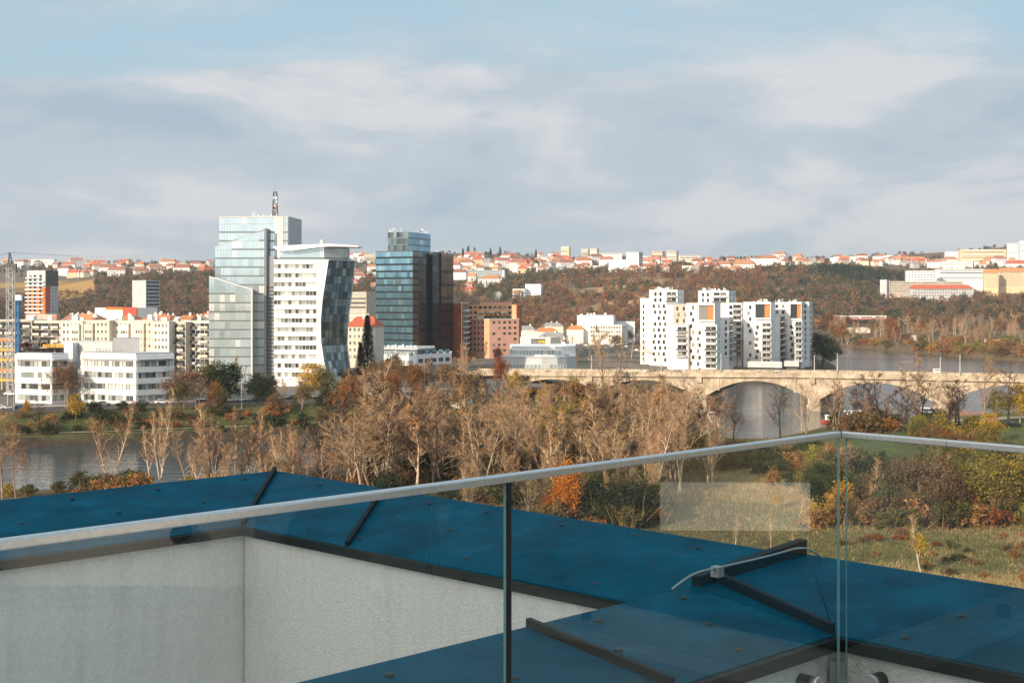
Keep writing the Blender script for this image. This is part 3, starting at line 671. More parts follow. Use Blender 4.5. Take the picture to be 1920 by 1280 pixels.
tag(link('overhead_wire', mb.mesh(M['dgrey'])), 'thin dark tram wires strung above the bridge deck', 'wire')
# timber fender at the right-hand pier
fd = thing('timber_fender', 'rust brown timber fender round the foot of the right bridge pier', 'fender', (*bw(48, -2), 0), -TH)
for i in range(11):
    mb = MB(); x_ = i*1.25-2; mb.tube([(x_, 5+(i % 2)*.3, -1.5), (x_, 5+(i % 2)*.3, 1.2+R.random()*.5)], .28, 7); part('stake', mb, M['tile'], fd)
mb = MB(); mb.box(-2.5, 11, 4.7, 5.0, .3, .7); part('waler', mb, M['wood'], fd)

# ------------------------------------------------------------------ cars
def make_car():
    o = thing('parked_car', '', 'car')
    mb = MB(); lo = [(-2.1,.28),(2.1,.28),(2.16,.55),(2.08,.74),(1.15,.90),(-1.95,.95),(-2.15,.80),(-2.18,.5)]
    mb.side(lo, -.86, .86); mb.add([(-1.55,-.74,.94),(.95,-.74,.90),(.35,-.62,1.40),(-1.2,-.62,1.44),(-1.55,.74,.94),(.95,.74,.90),(.35,.62,1.40),(-1.2,.62,1.44)], [(0,1,2,3),(7,6,5,4),(3,2,6,7),(1,5,6,2),(0,3,7,4)])
    part('body', mb, M['paint_w'], o)
    g = MB()
    g.add([(-1.4,-.752,.98),(.85,-.752,.95),(.36,-.652,1.32),(-1.12,-.652,1.35)], [(0,1,2,3)]); g.add([(-1.4,.752,.98),(.85,.752,.95),(.36,.652,1.32),(-1.12,.652,1.35)], [(3,2,1,0)])
    g.add([(.94,-.66,.94),(.94,.66,.94),(.44,.58,1.35),(.44,-.58,1.35)], [(0,1,2,3)]); g.add([(-1.57,-.66,.99),(-1.57,.66,.99),(-1.27,.58,1.37),(-1.27,-.58,1.37)], [(3,2,1,0)])
    part('window', g, M['glass_dark'], o)
    w = MB(); w.tube([(0,-.11,0),(0,.11,0)], .32, 12); wm_ = w.mesh(M['black'], 'wheel')
    for sx in (-1.3, 1.32):
        for sy in (-.8, .8): link('wheel', wm_, o, (sx, sy, .32))
    for sx, m_ in ((2.14, M['frame_w']), (-2.17, M['red'])):
        for sy in (-.6, .6):
            hl = MB(); hl.box(-.05, .05, -.17, .17, -.07, .07); part('headlight' if sx > 0 else 'tail_light', hl, m_, o, (sx, sy, .66))
    return o
car_mats = {'white': M['paint_w'], 'black': mat('black car paint', (.015,.015,.017), .25, spec=.6, coat=.5), 'silver': mat('silver car paint', (.42,.43,.44), .3, metal=.6, coat=.4),
 'red': mat('red car paint', (.40,.025,.02), .3, coat=.5), 'blue': mat('blue car paint', (.03,.06,.16), .3, coat=.5), 'purple': mat('plum car paint', (.10,.03,.10), .3, coat=.5), 'grey': mat('grey car paint', (.12,.125,.13), .3, coat=.4)}
car0 = make_car(); body_cache = {}
def car(colr, loc, rz, label, group, first=[True]):
    if first[0]:
        o = car0; first[0] = False; o.location = loc; o.rotation_euler = (0, 0, rz); o['label'] = label; o['group'] = group
    else: o = dup(car0, loc, rz, 1, label, group)
    o['group'] = group
    for c in o.children:
        if c.name.startswith('body'):
            if colr not in body_cache:
                m = c.data.copy(); m.materials.clear(); m.materials.append(car_mats[colr]); body_cache[colr] = m
            c.data = body_cache[colr]
    return o
for t, y_, c, lab, hd in ((-108, 4.2, 'white', 'white car driving over the left arches of the bridge', 0), (-30.5+9, 4.4, 'white', 'white car on the bridge deck over the middle arch', 0), (-15, 8, 'black', 'black car on the bridge deck just right of a white car', 0), (-165, 4.4, 'white', 'white car on the bridge ramp below the dark glass tower', math.pi), (-57, 13, 'grey', 'grey car on the bridge in front of the bare trees', math.pi), (-67, 5, 'silver', 'silver car on the bridge near the showroom car park', 0)):
    p_ = bw(t, y_); car(c, (p_[0], p_[1], deckz(t)-.07), -TH+hd, lab, 'cars on the bridge')
cols_ = ['white','silver','black','grey','white','blue','white','red']
def roadpt(s):
    acc = 0
    for a, b in zip(ROAD[:-1], ROAD[1:]):
        a, b = Vector(a), Vector(b); l_ = (b-a).length
        if acc+l_ >= s: d = (b-a)/l_; return a+d*(s-acc), d
        acc += l_
    return Vector(ROAD[-1]), d
for i in range(22):
    s = 116+i*6.1+R.uniform(-.5, .5)
    q, d = roadpt(s); nn = Vector((-d.y, d.x)); q = q+nn*3.0
    if i in (2, 3, 9): continue
    c = cols_[(i*5) % 8]; xpx = 960+F*q.x/q.y
    ref = 'left of the left low white office' if xpx < 40 else 'by the left low white office' if xpx < 140 else 'below the right low white office' if xpx < 330 else 'below the autumn trees by the glass tower' if xpx < 500 else 'below the white curved tower' if xpx < 660 else 'near the small white hut'
    car(c, (q.x, q.y, hz1(q.x, q.y)+.1), math.atan2(d.y, d.x)+(math.pi if i % 3 == 0 else 0), '%s car parked along the riverside road %s' % (c, ref), 'cars parked along the riverside road')
for x_, y_, c, lab in ((1831,801,'purple','plum car parked on the right beside the river path'), (1862,799,'red','dark red car parked on the right river bank'), (1900,801,'black','black car parked at the right edge of the photo'), (893,716,'white','white car parked under the bare trees right of the small hut'), (812,738,'red','red car parked left of the small white hut'), (20,742,'white','white car parked left of the left low white office')):
    q = hit(x_, y_); car(c, (q[0], q[1], q[2]+.12), R.uniform(-.5, .2), lab, 'parked cars')
for i in range(26):
    x_ = R.uniform(1085, 1210); y_ = R.uniform(640, 660); q = hit(x_, y_); c = ['white','silver','black','grey','blue','red','white','silver'][i % 8]
    car(c, (q[0], q[1], q[2]+.1), R.choice((-.45, 1.1))+R.uniform(-.1, .1), '%s car in the car park behind the showroom, %s' % (c, 'left part' if x_ < 1125 else 'middle' if x_ < 1168 else 'right part'), 'cars in the showroom car park')

# ------------------------------------------------------------------ street lamps on the left bank
lamp0 = None
for x_, yb, yt, lab in ((14,760,694,'tall grey street lamp at the left edge by the construction site'), (453,766,710,'grey street lamp in front of the glass tower'), (568,765,712,'grey street lamp in front of the white curved tower'), (688,752,700,'grey street lamp left of the conifer by the glass tower podium'), (796,748,696,'grey street lamp below the bridge ramp'), (26,770,716,'grey lamp post at the corner of the left low white office')):
    q = hit(x_, yb); h_ = (yb-yt)*q[1]/F
    if lamp0 is None:
        lamp0 = thing('street_lamp', lab, 'street lamp', q, 0, 'street lamps on the left bank')
        mb = MB(); mb.tube([(0,0,0),(0,0,5),(0,0,9.4),(.25,0,9.85),(.9,0,10)], [.11,.09,.07,.06,.05], 8); part('post', mb, M['lgrey'], lamp0)
        mb = MB(); mb.box(.8, 1.6, -.15, .15, 9.93, 10.07); part('lamp_head', mb, M['lgrey'], lamp0); lamp0.scale = (h_/10,)*3
    else: dup(lamp0, q, R.uniform(-.3, .3), h_/10, lab)

# ------------------------------------------------------------------ buildings
_wc = {}
def winmesh(w, h, nx=2, fm='frame_w', gm_='glass_dark', fr=.09, dp=.10):
    k = (round(w, 2), round(h, 2), nx, fm, gm_, fr)
    if k in _wc: return _wc[k]
    mb = MB(); y0 = -dp
    mb.box(-w/2, -w/2+fr, y0, .02, 0, h); mb.box(w/2-fr, w/2, y0, .02, 0, h)
    mb.box(-w/2+fr, w/2-fr, y0, .02, 0, fr); mb.box(-w/2+fr, w/2-fr, y0, .02, h-fr, h)
    for i in range(1, nx):
        x = -w/2+w*i/nx; mb.box(x-fr*.35, x+fr*.35, y0+.02, .02, fr, h-fr)
    mb.quad((-w/2+fr, -.03, fr), (w/2-fr, -.03, fr), (w/2-fr, -.03, h-fr), (-w/2+fr, -.03, h-fr), 1)
    _wc[k] = mb.mesh([M[fm], M[gm_]], 'window'); return _wc[k]
def ccw(pts):
    a = sum(pts[i][0]*pts[(i+1) % len(pts)][1]-pts[(i+1) % len(pts)][0]*pts[i][1] for i in range(len(pts)))
    return list(pts) if a > 0 else list(pts)[::-1]
class B:
    def __init__(s, label, o, z0, name='apartment_building', cat='building', group=None):
        s.o = Vector((o[0], o[1], z0)); s.t = thing(name, label, cat, s.o, 0, group)
    def l2(s, p): return (p[0]-s.o.x, p[1]-s.o.y)
    def prism(s, name, pts, z0, z1, m, par=None):
        mb = MB(); q = ccw(pts)
        if isinstance(z1, (list, tuple)) and q != list(pts): z1 = list(z1)[::-1]
        z1 = [z-s.o.z for z in z1] if isinstance(z1, (list, tuple)) else z1-s.o.z
        mb.prism([s.l2(p) for p in q], z0-s.o.z, z1); return part(name, mb, M[m] if isinstance(m, str) else m, par or s.t)
    def wins(s, A, Bp, zs, xs, mesh, name='window', par=None, skip=0.0):
        A, Bp = Vector(A[:2]), Vector(Bp[:2]); d = (Bp-A); Ln = d.length; d.normalize(); n = Vector((d.y, -d.x)); rz = math.atan2(d.y, d.x)
        for z in zs:
            for x in xs:
                if skip and R.random() < skip: continue
                p = A+d*(x*Ln)+n*.003
                link(name, mesh, par or s.t, (p.x-s.o.x, p.y-s.o.y, z-s.o.z), rz)
    def grid(s, A, Bp, z0, rows, fh, cols, w, h, m0=.08, m1=None, sill=.9, nx=2, fm='frame_w', gm_='glass_dark', skip=0.0):
        m1 = m0 if m1 is None else m1
        xs = [m0+(1-m0-m1)*(i+.5)/cols for i in range(cols)]
        s.wins(A, Bp, [z0+sill+fh*r for r in range(rows)], xs, winmesh(w, h, nx, fm, gm_), skip=skip)
    def band(s, A, Bp, zs, h, m, name='window_band', m0=.04, m1=.04, proud=.05):
        A, Bp = Vector(A[:2]), Vector(Bp[:2]); d = Bp-A; n = Vector((d.y, -d.x)).normalized()*proud
        a = A+d*m0; b = Bp-d*m1
        for z in zs:
            mb = MB(); mb.prism([s.l2(a+n), s.l2(b+n), s.l2(b-n), s.l2(a-n)], z-s.o.z, z+h-s.o.z); part(name, mb, M[m], s.t)
    def roofslab(s, pts, z, th=.35, over=.25, m='roofgrey', name='roof'):
        c = Vector((sum(p[0] for p in pts)/len(pts), sum(p[1] for p in pts)/len(pts)))
        q = [Vector(p[:2])+(Vector(p[:2])-c).normalized()*over for p in pts]; return s.prism(name, q, z+.003, z+th, m)
    def curtain(s, A, Bp, z0, ztA, ztB, fh, nc, m, gap=.05, jit=.32, m2=None, z2=0, proud=.09, sp='spandrel'):
        A, Bp = Vector(A[:2]), Vector(Bp[:2]); d = Bp-A; Ln = d.length; d.normalize(); n = Vector((d.y, -d.x)); rz = math.atan2(d.y, d.x); cw = Ln/nc
        cache = {}; rows = int(math.ceil((max(ztA, ztB)-z0)/fh))
        for r in range(rows):
            for c in range(nc):
                xl, xr = c*cw+gap, (c+1)*cw-gap; zb, zt = z0+r*fh+gap*1.6, z0+(r+1)*fh-gap*1.6
                tl = ztA+(ztB-ztA)*xl/Ln-.05; tr = ztA+(ztB-ztA)*xr/Ln-.05
                l_, r_ = min(zt, tl), min(zt, tr)
                if l_-zb < .4 or r_-zb < .4: continue
                mm = m2 if (m2 and zb < z2) else m
                full = l_ == zt and r_ == zt; k = (mm, full)
                if not full or k not in cache:
                    mb = MB(); w = xr-xl; hl, hr = l_-zb, r_-zb; dd = .05
                    cuts = ((-w/2, -.04), (.04, w/2)) if w > 1.3 else ((-w/2, w/2),)
                    for xa, xb in cuts:
                        ha, hb = hl+(hr-hl)*(xa/w+.5), hl+(hr-hl)*(xb/w+.5); tz = (.16 if sp == 'spandrel' else .24)*min(hl, hr) if full else 0
                        for zlo, za_, zb_, mi_ in (((0, tz-.045, tz-.045, 1), (tz+.045, ha, hb, 0)) if tz else ((0, ha, hb, 0),)):
                            mb.add([(xa,0,zlo),(xb,0,zlo),(xb,0,zb_),(xa,0,za_),(xa,dd,zlo),(xb,dd,zlo),(xb,dd,zb_),(xa,dd,za_)], [(0,1,2,3),(1,5,6,2),(4,0,3,7),(3,2,6,7)], mi_)
                    me_ = mb.mesh([M[mm], M[sp]], 'pane')
                    if full: cache[k] = me_
                else: me_ = cache[k]
                p = A+d*(c*cw+cw/2)+n*proud
                link('pane', me_, s.t, (p.x-s.o.x, p.y-s.o.y, zb-s.o.z), (rad(R.gauss(0, jit*.5)), 0, rz+rad(R.gauss(0, jit))))
def quadpts(x0, Y0, x1, Y1, depth):           # front edge between two photo columns at given distances, extruded backwards
    A, Bp = Vector(Wp(x0, Y0)), Vector(Wp(x1, Y1)); d = (Bp-A).normalized(); n = Vector((-d.y, d.x))
    return A, Bp, Bp+n*depth, A+n*depth
def tri(A, Bp, C, depthback=0): return A, Bp, C, A+(C-Bp)

# --- stepped pale glass tower
t1 = B('tall stepped tower of pale mirrored glass with a lattice mast on its roof', Wp(455, 525), 8, 'glass_tower', 'office tower')
fh = 3.46
A, Bp, C, D = quadpts(411, 524, 540, 524, 20); C = Vector(Wp(564.5, 546)); D = A+Vector((0, 24)); zt = Zp(408, 524)
t1.prism('core', [A, Bp, C, D], 7, zt, 'mull'); t1.curtain(A, Wp(515.5, 524), 8, zt, zt, fh, 10, 'curtain')
t1.curtain(Wp(530.5, 524), Bp, 8, zt, zt, fh, 1, 'curtain_low')
t1.prism('side_wall', [Bp+Vector((.06, 0)), C+Vector((.06, 0)), C+Vector((.2, .3)), Bp+Vector((.2, .1))], 8, zt+.3, 'lgrey')
t1.prism('roof', [A-Vector((.2, .2)), Bp+Vector((.2, -.2)), C+Vector((.2, .2)), D], zt+.003, zt+.5, 'lgrey')
S0, S1 = Wp(515.5, 523.6), Wp(530, 523.6)
t1.prism('sign_slab', [S0, S1, (S1[0], 526), (S0[0], 526)], 8, Zp(405.5, 523.6), 'white2')
cu = bpy.data.curves.new('lettering', 'FONT'); cu.body = 'LIGHTHOUSE'; cu.size = 2.35; cu.extrude = .05; cu.space_character = 1.25; cu.align_x = 'CENTER'; cu.align_y = 'CENTER'
tmp = bpy.data.objects.new('tmp_text', cu); col.objects.link(tmp); dg = bpy.context.evaluated_depsgraph_get(); tm = bpy.data.meshes.new_from_object(tmp.evaluated_get(dg)); bpy.data.objects.remove(tmp)
tm.materials.clear(); tm.materials.append(M['gold'])
lt = link('lettering', tm, t1.t, ((S0[0]+S1[0])/2-t1.o.x, 523.5-t1.o.y, Zp(445, 523.6)-t1.o.z)); lt.rotation_euler = Matrix(((0, -1, 0), (0, 0, -1), (1, 0, 0))).to_euler()
# middle volume with a slanted screen, front volume stepping down
A, Bp, C, D = quadpts(403.5, 519, 496, 519, 5.0); zA, zB = Zp(463, 519), Zp(430, 519)
t1.prism('core', [A, Bp, C, D], 7, [zA, zB, zB, zA], 'mull'); t1.curtain(A, Bp, 8, zA, zB, fh, 9, 'curtain', m2='curtain_low', z2=43)
t1.prism('glass_fin', [Bp+Vector((.05, 0)), Bp+Vector((.7, .2)), C+Vector((.7, 0)), C+Vector((.05, 0))], 8, zB+.4, 'grey')
A, Bp, C, D = quadpts(392, 513, 471, 513, 6.0); zA, zB = Zp(519, 513), Zp(543, 513)
t1.prism('core', [A, Bp, C, D], 7, [zA, zB, zB, zA], 'mull'); t1.curtain(A, Bp, 8, zA, zB, fh, 8, 'curtain', m2='curtain_low', z2=41)
t1.prism('edge_fin', [Bp+Vector((.05, -.25)), Bp+Vector((.45, -.25)), Bp+Vector((.45, .5)), Bp+Vector((.05, .5))], 8, zB+.25, 'white2')
# slanted white coping on the two lower volumes
for (x0, y0, x1, y1, Yv) in ((403.5, 463, 496, 430, 519), (392, 519, 471, 543, 513)):
    a, b = Wp(x0, Yv-.2), Wp(x1, Yv-.2); mb = MB(); mb.tube([(a[0]-t1.o.x, a[1]-t1.o.y, Zp(y0, Yv)+.15-t1.o.z), (b[0]-t1.o.x, b[1]-t1.o.y, Zp(y1, Yv)+.15-t1.o.z)], .09 if Yv > 515 else .17, 6); part('slanted_coping', mb, M['lgrey'] if Yv > 515 else M['white2'], t1.t)
# louvres in the re-entrant corner
A, Bp = Wp(500, 520.5), Wp(514, 520.5)
mb = MB()
t1.prism('louvre_wall', [A, Bp, (Bp[0], 524.5), (A[0], 524.5)], 8, Zp(480, 520), 'grey')
for i in range(24):
    z = 12+i*1.45; t1.prism('louvre', [(A[0]+.2, A[1]-.5), (Bp[0], Bp[1]-.5), (Bp[0], Bp[1]), (A[0]+.2, A[1])], z, z+.35, 'dgrey')
# roof mast and plant
def lattice(bm_, base, top, w0, w1, n, r=.06):
    bx_, by_, bz = base; tx, ty, tz = top
    cs = []
    for i in range(n+1):
        f = i/n; w = w0+(w1-w0)*f; x, y, z = bx_+(tx-bx_)*f, by_+(ty-by_)*f, bz+(tz-bz)*f
        cs.append([(x-w/2, y-w/2, z), (x+w/2, y-w/2, z), (x+w/2, y+w/2, z), (x-w/2, y+w/2, z)])
    for k in range(4): bm_.tube([c[k] for c in (cs[0], cs[-1])], r, 4)
    for i in range(n):
        for k in range(4):
            j = (k+1) % 4
            bm_.tube([cs[i][k], cs[i+1][j]] if (i+k) % 2 else [cs[i][j], cs[i+1][k]], r*.65, 3); bm_.tube([cs[i+1][k], cs[i+1][j]], r*.6, 3)
mx_, my_ = Wp(516, 530)
mb = MB(); lattice(mb, (mx_-t1.o.x, my_-t1.o.y, zt-t1.o.z), (mx_-t1.o.x, my_-t1.o.y, Zp(360, 530)-t1.o.z), 2.0, 1.3, 8, .1); mb.tube([(mx_-t1.o.x, my_-t1.o.y, Zp(362, 530)-t1.o.z), (mx_-t1.o.x, my_-t1.o.y, Zp(350, 530)-t1.o.z)], .06, 5)
ms = part('mast', mb, M['dgrey'], t1.t)
for i in range(14):
    mb = MB(); x = mx_-t1.o.x+R.uniform(-1.1, .7); z = R.uniform(zt+.4, Zp(372, 530))-t1.o.z; mb.box(x, x+.5, my_-t1.o.y-1.3, my_-t1.o.y-1.05, z, z+1.1); part('antenna', mb, R.choice((M['frame_w'], M['lgrey'], M['tile'])), ms)
for i in range(9):
    x = Wp(470+i*5, 530)[0]-t1.o.x; mb = MB(); h_ = R.uniform(.5, 1.5); mb.box(x, x+R.uniform(.4, 1), 8, 9, zt+.5-t1.o.z, zt+.5+h_-t1.o.z); part('roof_unit', mb, R.choice((M['lgrey'], M['frame_w'])), t1.t)
for i in range(3):
    x = Wp(473+i*2.4, 530)[0]-t1.o.x; mb = MB(); mb.tube([(x, 6, zt+.5-t1.o.z), (x, 6, zt+3.2-t1.o.z-i*.4)], .07, 5); part('antenna', mb, M['frame_w'], t1.t)

# --- white tower with the curved glass flank
t2 = B('white tower with window bands and an inward-curving dark glass flank', Wp(570, 505), 8, 'curved_tower', 'office tower')
Yw = 500.0; ex = lambda y: float(np.interp(y, [480,488,520,560,600,640,680,705,730], [617,616,611,605,601.5,602,608,614,622])); gx = lambda y: float(np.interp(y, [485,491,540,600,650,700,730], [666,664.7,660.5,652,650.5,657,662]))
def lw(x, Yv): p = Wp(x, Yv); return (p[0]-t2.o.x, p[1]-t2.o.y)
rowsy = [499.3+16.9*i for i in range(13)]
mb = MB(); xl = 513.5
def wstrip(y0, y1, x0, inset=0.0):                 # white facade piece from column x0 to the curved edge
    n_ = max(1, int((y1-y0)/4)); 
    for i in range(n_):
        a, b = y0+(y1-y0)*i/n_, y0+(y1-y0)*(i+1)/n_
        L0, R0, R1 = lw(x0, Yw), lw(ex(a), Yw), lw(ex(b), Yw); za, zb = Zp(a, Yw)-8, Zp(b, Yw)-8
        mb.quad((L0[0], L0[1], zb), (R1[0], R1[1], zb), (R0[0], R0[1], za), (L0[0], L0[1], za))
        mb.quad((R1[0], R1[1], zb), (R1[0], R1[1]+.8, zb), (R0[0], R0[1]+.8, za), (R0[0], R0[1], za))
    L0 = lw(x0, Yw); zt_, zb_ = Zp(y0, Yw)-8, Zp(y1, Yw)-8; Ra, Rb = lw(ex(y0), Yw), lw(ex(y1), Yw)
    mb.quad((L0[0], L0[1], zt_), (Ra[0], Ra[1], zt_), (Ra[0], Ra[1]+.7, zt_), (L0[0], L0[1]+.7, zt_)); mb.quad((L0[0], L0[1]+.7, zb_), (Rb[0], Rb[1]+.7, zb_), (Rb[0], Rb[1], zb_), (L0[0], L0[1], zb_))
prev = 486.5
for y in rowsy:
    wstrip(prev, y-4.2, xl); wstrip(y-4.2, y+4.2, 593.5); prev = y+4.2
wstrip(prev, 724, xl); part('facade', mb, M['white'], t2.t)
A, Bp = Vector(Wp(xl, Yw+.45)), Vector(Wp(593.5, Yw+.45))
t2.prism('core', [Wp(xl, Yw+.5), Wp(600, Yw+.5), Wp(600, Yw+14), Wp(xl, Yw+14)], 8, Zp(487, Yw), 'lgrey')
wm1 = winmesh(1.26, 1.62, 1, 'frame_w', 'glass_mix', .05)
for y in rowsy: t2.wins(A, Bp, [Zp(y+4.1, Yw)], [(i+.5)/12 for i in range(12)], wm1)
# curved flank: one pane per grid cell on a dark backing
nr_, nc_ = 15, 7; ys = [488+(706-488)*i/nr_ for i in range(nr_+1)]
def gp(y, u, off=0.0):
    l_, r_ = Wp(ex(y), Yw+.3), Wp(gx(y), Yw+12.0); return Vector((l_[0]+(r_[0]-l_[0])*u+off*.75-t2.o.x, l_[1]+(r_[1]-l_[1])*u-off*.66-t2.o.y, (Zp(y, Yw+.3)*(1-u)+Zp(y, Yw+12)*u)*0+Zp(y, Yw)-8))
mb = MB()
for i in range(nr_): mb.quad(gp(ys[i+1], 0, -.1), gp(ys[i+1], 1, -.1), gp(ys[i], 1, -.1), gp(ys[i], 0, -.1))
part('flank_frame', mb, M['frame_d'], t2.t)
for i in range(nr_):
    for j in range(nc_):
        y0, y1 = ys[i]+.35, ys[i+1]-.35; u0, u1 = (j+.04)/nc_, (j+.96)/nc_
        p4 = [gp(y1, u0), gp(y1, u1), gp(y0, u1), gp(y0, u0)]; c = sum(p4, Vector())/4; j3 = Vector((R.gauss(0, .02), R.gauss(0, .02), 0))
        mb = MB(); p4[R.randrange(4)] += j3; mb.quad(*[q-c for q in p4]); part('pane', mb, M['curtain_smoke'], t2.t, c)
mb = MB(); e0 = [gp(y, 1.0) for y in ys]
mb.tube(e0, .28, 6); part('edge_fin', mb, M['lgrey'], t2.t)
mb = MB(); a0, a1, b0, b1 = gp(706.5, 0), gp(706.5, 1), gp(726, 0), gp(726, 1); mb.quad(b0, b1, a1, a0); part('base_panel', mb, M['lgrey'], t2.t)
# penthouse and swooping roof
a, b, c = Wp(524, Yw+1.5), Wp(608, Yw+1.5), Wp(652, Yw+9); z0, z1 = Zp(486.5, Yw)+.05, Zp(463, Yw)
t2.prism('penthouse_core', [a, b, c, (c[0], c[1]+6), (a[0], a[1]+13)], z0, z1, 'mull')
t2.curtain(a, b, z0, z1, z1, (z1-z0), 9, 'curtain'); t2.curtain(b, c, z0, z1, z1, (z1-z0), 5, 'curtain_low')
t2.prism('terrace_slab', [Wp(512, Yw-.2), Wp(617, Yw-.2), Wp(664, Yw+12), (Wp(664, Yw+12)[0], Yw+15), (Wp(512, Yw)[0], Yw+15)], Zp(487.5, Yw), Zp(486.3, Yw), 'white2')
top = [(512,462.5),(535,460.5),(560,459.3),(590,458.2),(622,457.6),(650,459.3),(673,461.5)]; bot = [(673,463.2),(645,462.6),(620,462.2),(600,463.5),(575,466.8),(550,470),(532,470.6),(520,468.5)]
pr = [(lw(x, Yw)[0], Zp(y, Yw)-8) for x, y in bot[::-1]]+[(lw(x, Yw)[0], Zp(y, Yw)-8) for x, y in top[::-1]]
mb = MB(); mb.side(pr, -6.5, 7.5); part('roof', mb, M['white2'], t2.t)
mb = MB(); x0 = lw(596, Yw)[0]; mb.box(x0, x0+1.1, 0, 1.5, Zp(457.8, Yw)-8, Zp(448.5, Yw)-8); part('chimney', mb, M['lgrey'], t2.t)

# --- dark mirrored tower
t3 = B('dark blue mirrored glass tower with a paler rooftop block and antennas', Wp(775, 715), 8, 'mirror_tower', 'office tower')
zt = Zp(470, 700); V = lambda x, Yv: Vector(Wp(x, Yv))
A, Bp, B2, B3 = V(704.5, 708), V(774, 697), V(785, 702), V(800, 713)
t3.prism('core', [A, Bp, B2, B3, V(800, 760), V(704.5, 760)], 7, zt, 'dgrey')
t3.prism('core', [V(800, 722), V(811, 728), V(811, 760), V(800, 760)], 7, zt-1, 'black')
t3.prism('core', [V(811, 716), V(827, 728), V(827, 765), V(811, 765)], 7, zt, 'dgrey')
t3.prism('core', [V(827, 726), V(850, 742), V(850, 775), V(827, 775)], 7, zt-.2, 'dgrey')
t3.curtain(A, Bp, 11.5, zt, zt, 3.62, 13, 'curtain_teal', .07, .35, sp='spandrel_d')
t3.curtain(Bp, B2, 11.5, zt, zt, 3.62, 1, 'curtain_brown', .07, .3, sp='spandrel_d'); t3.curtain(B2, B3, 11.5, zt, zt, 3.62, 2, 'curtain_navy', .07, .3, sp='spandrel_d')
t3.curtain(V(811, 716), V(827, 728), 11.5, zt, zt, 3.62, 2, 'curtain_navy', .07, .3, sp='spandrel_d'); t3.curtain(V(827, 726), V(850, 742), 11.5, zt-.2, zt-.2, 7.24, 2, 'curtain_brown', .07, .3, sp='spandrel_d')
a, b, c = V(727, 722), V(766, 716), V(807, 742); zp = Zp(435, 718)
t3.prism('rooftop_core', [a, b, c, V(800, 775), V(727, 765)], zt+.003, zp, 'dgrey'); t3.curtain(a, b, zt+.05, zp, zp, (zp-zt)/3, 7, 'curtain_smoke', .07); t3.curtain(b, c, zt+.05, zp, zp, (zp-zt)/3, 6, 'curtain_teal', .07)
for i in range(16):
    x, y = V(R.uniform(729, 806), 735)-t3.o.xy; mb = MB(); h_ = R.choice((1.2, 1.8, 2.6, 3.0)); mb.tube([(x, y, zp-8), (x, y, zp-8+h_)], .07, 5)
    if i % 3 == 0: mb.box(x-.25, x+.25, y-.2, y+.2, zp-8+h_-1, zp-8+h_)
    part('antenna', mb, M['frame_w'], t3.t)
# podium
pd = B('low podium with white bands and ribbon windows at the foot of the dark tower', Wp(775, 668), 8, 'office_podium', 'building')
a, b, c, d = V(690, 672), V(780, 655), V(847, 680), V(847, 700)
zt = Zp(664, 660); pd.prism('wall', [a, b, c, d, V(690, 696)], 6, zt, 'white2')
pd.grid(V(690, 672), b, 8, 2, 4.0, 12, 1.6, 1.6, .05, .05, 1.0, 1, 'frame_d', 'curtain_low')
pd.grid(b, c, 8, 2, 4.2, 5, 3.6, 2.0, .03, .03, 1.4, 2, 'frame_d', 'curtain_navy')
pd.prism('upper_storey', [V(706, 672), V(783, 661), V(811, 676), V(811, 694), V(706, 692)], zt+.003, Zp(655, 665), 'dgrey'); pd.curtain(V(706, 672), V(783, 661), zt, Zp(655.5, 665), Zp(655.5, 665), 2.6, 12, 'curtain_low', .06)
pd.prism('roof', [V(702, 670), V(784, 658), V(815, 676), V(815, 696), V(702, 694)], Zp(655, 665)+.01, Zp(652, 665), 'lgrey')
for i in range(8):
    x, y = V(726+i*7, 675)-pd.o.xy; mb = MB(); mb.box(x, x+R.uniform(.8, 1.8), y, y+1.5, Zp(652, 665)-8, Zp(652, 665)-8+R.uniform(.6, 1.5)); part('roof_unit', mb, M['frame_w'], pd.t)

# --- two low white offices on the left bank
def low_office(lab, pts, ytop, rows, cols_f, cols_s):
    A, Bp, C = pts; D = A+(C-Bp)*1.0; o = B(lab, ((A.x+C.x)/2, (A.y+C.y)/2), 8, 'low_office', 'building', 'low white offices by the river')
    zt = Zp(ytop, A.y); o.prism('wall', [A, Bp, C, D], 6.5, zt, 'white2')
    fh = (zt-8)/4.35
    for P0, P1, nc in ((A, Bp, cols_f), (Bp, C, cols_s)):
        d_ = (P1-P0); L_ = d_.length; n_ = Vector((d_.y, -d_.x)).normalized()
        w_ = L_*.9/nc
        for r in range(4):
            zb = 8+.9+fh*r
            o.wins(P0, P1, [zb], [.06+.9*(i+.5)/nc for i in range(nc)], winmesh(w_*.97, fh*.48, 1, 'frame_d' if r % 2 else 'mull', 'glass_mix', .05))
            o.prism('spandrel', [P0+n_*.28+d_*.001, P1+n_*.28-d_*.001, P1+n_*.004-d_*.001, P0+n_*.004+d_*.001], zb+fh*.5, zb+fh*.97, 'white2')
        o.prism('canopy', [P0+n_*1.1+d_*.03, P1+n_*1.1-d_*.03, P1+n_*.285-d_*.03, P0+n_*.285+d_*.03], zt-1.75, zt-1.6, 'lgrey')
    o.prism('roof', [A+(C-A)*.02, Bp, C, D], zt+.003, zt+.3, 'lgrey'); return o, zt
o1, z1 = low_office('low white office with ribbon windows, the wider of two, before the cream apartment row', (V(152, 426), V(254.5, 417), V(326, 427.5)), 662, 4, 14, 10)
o1.prism('plant_room', [V(212, 432), V(262, 430), V(262, 440), V(212, 440)], z1+.31, z1+4.6, 'grey'); o1.prism('plant_room', [V(148, 434), V(211, 433), V(211, 441), V(148, 441)], z1+.31, z1+3.5, 'lgrey')
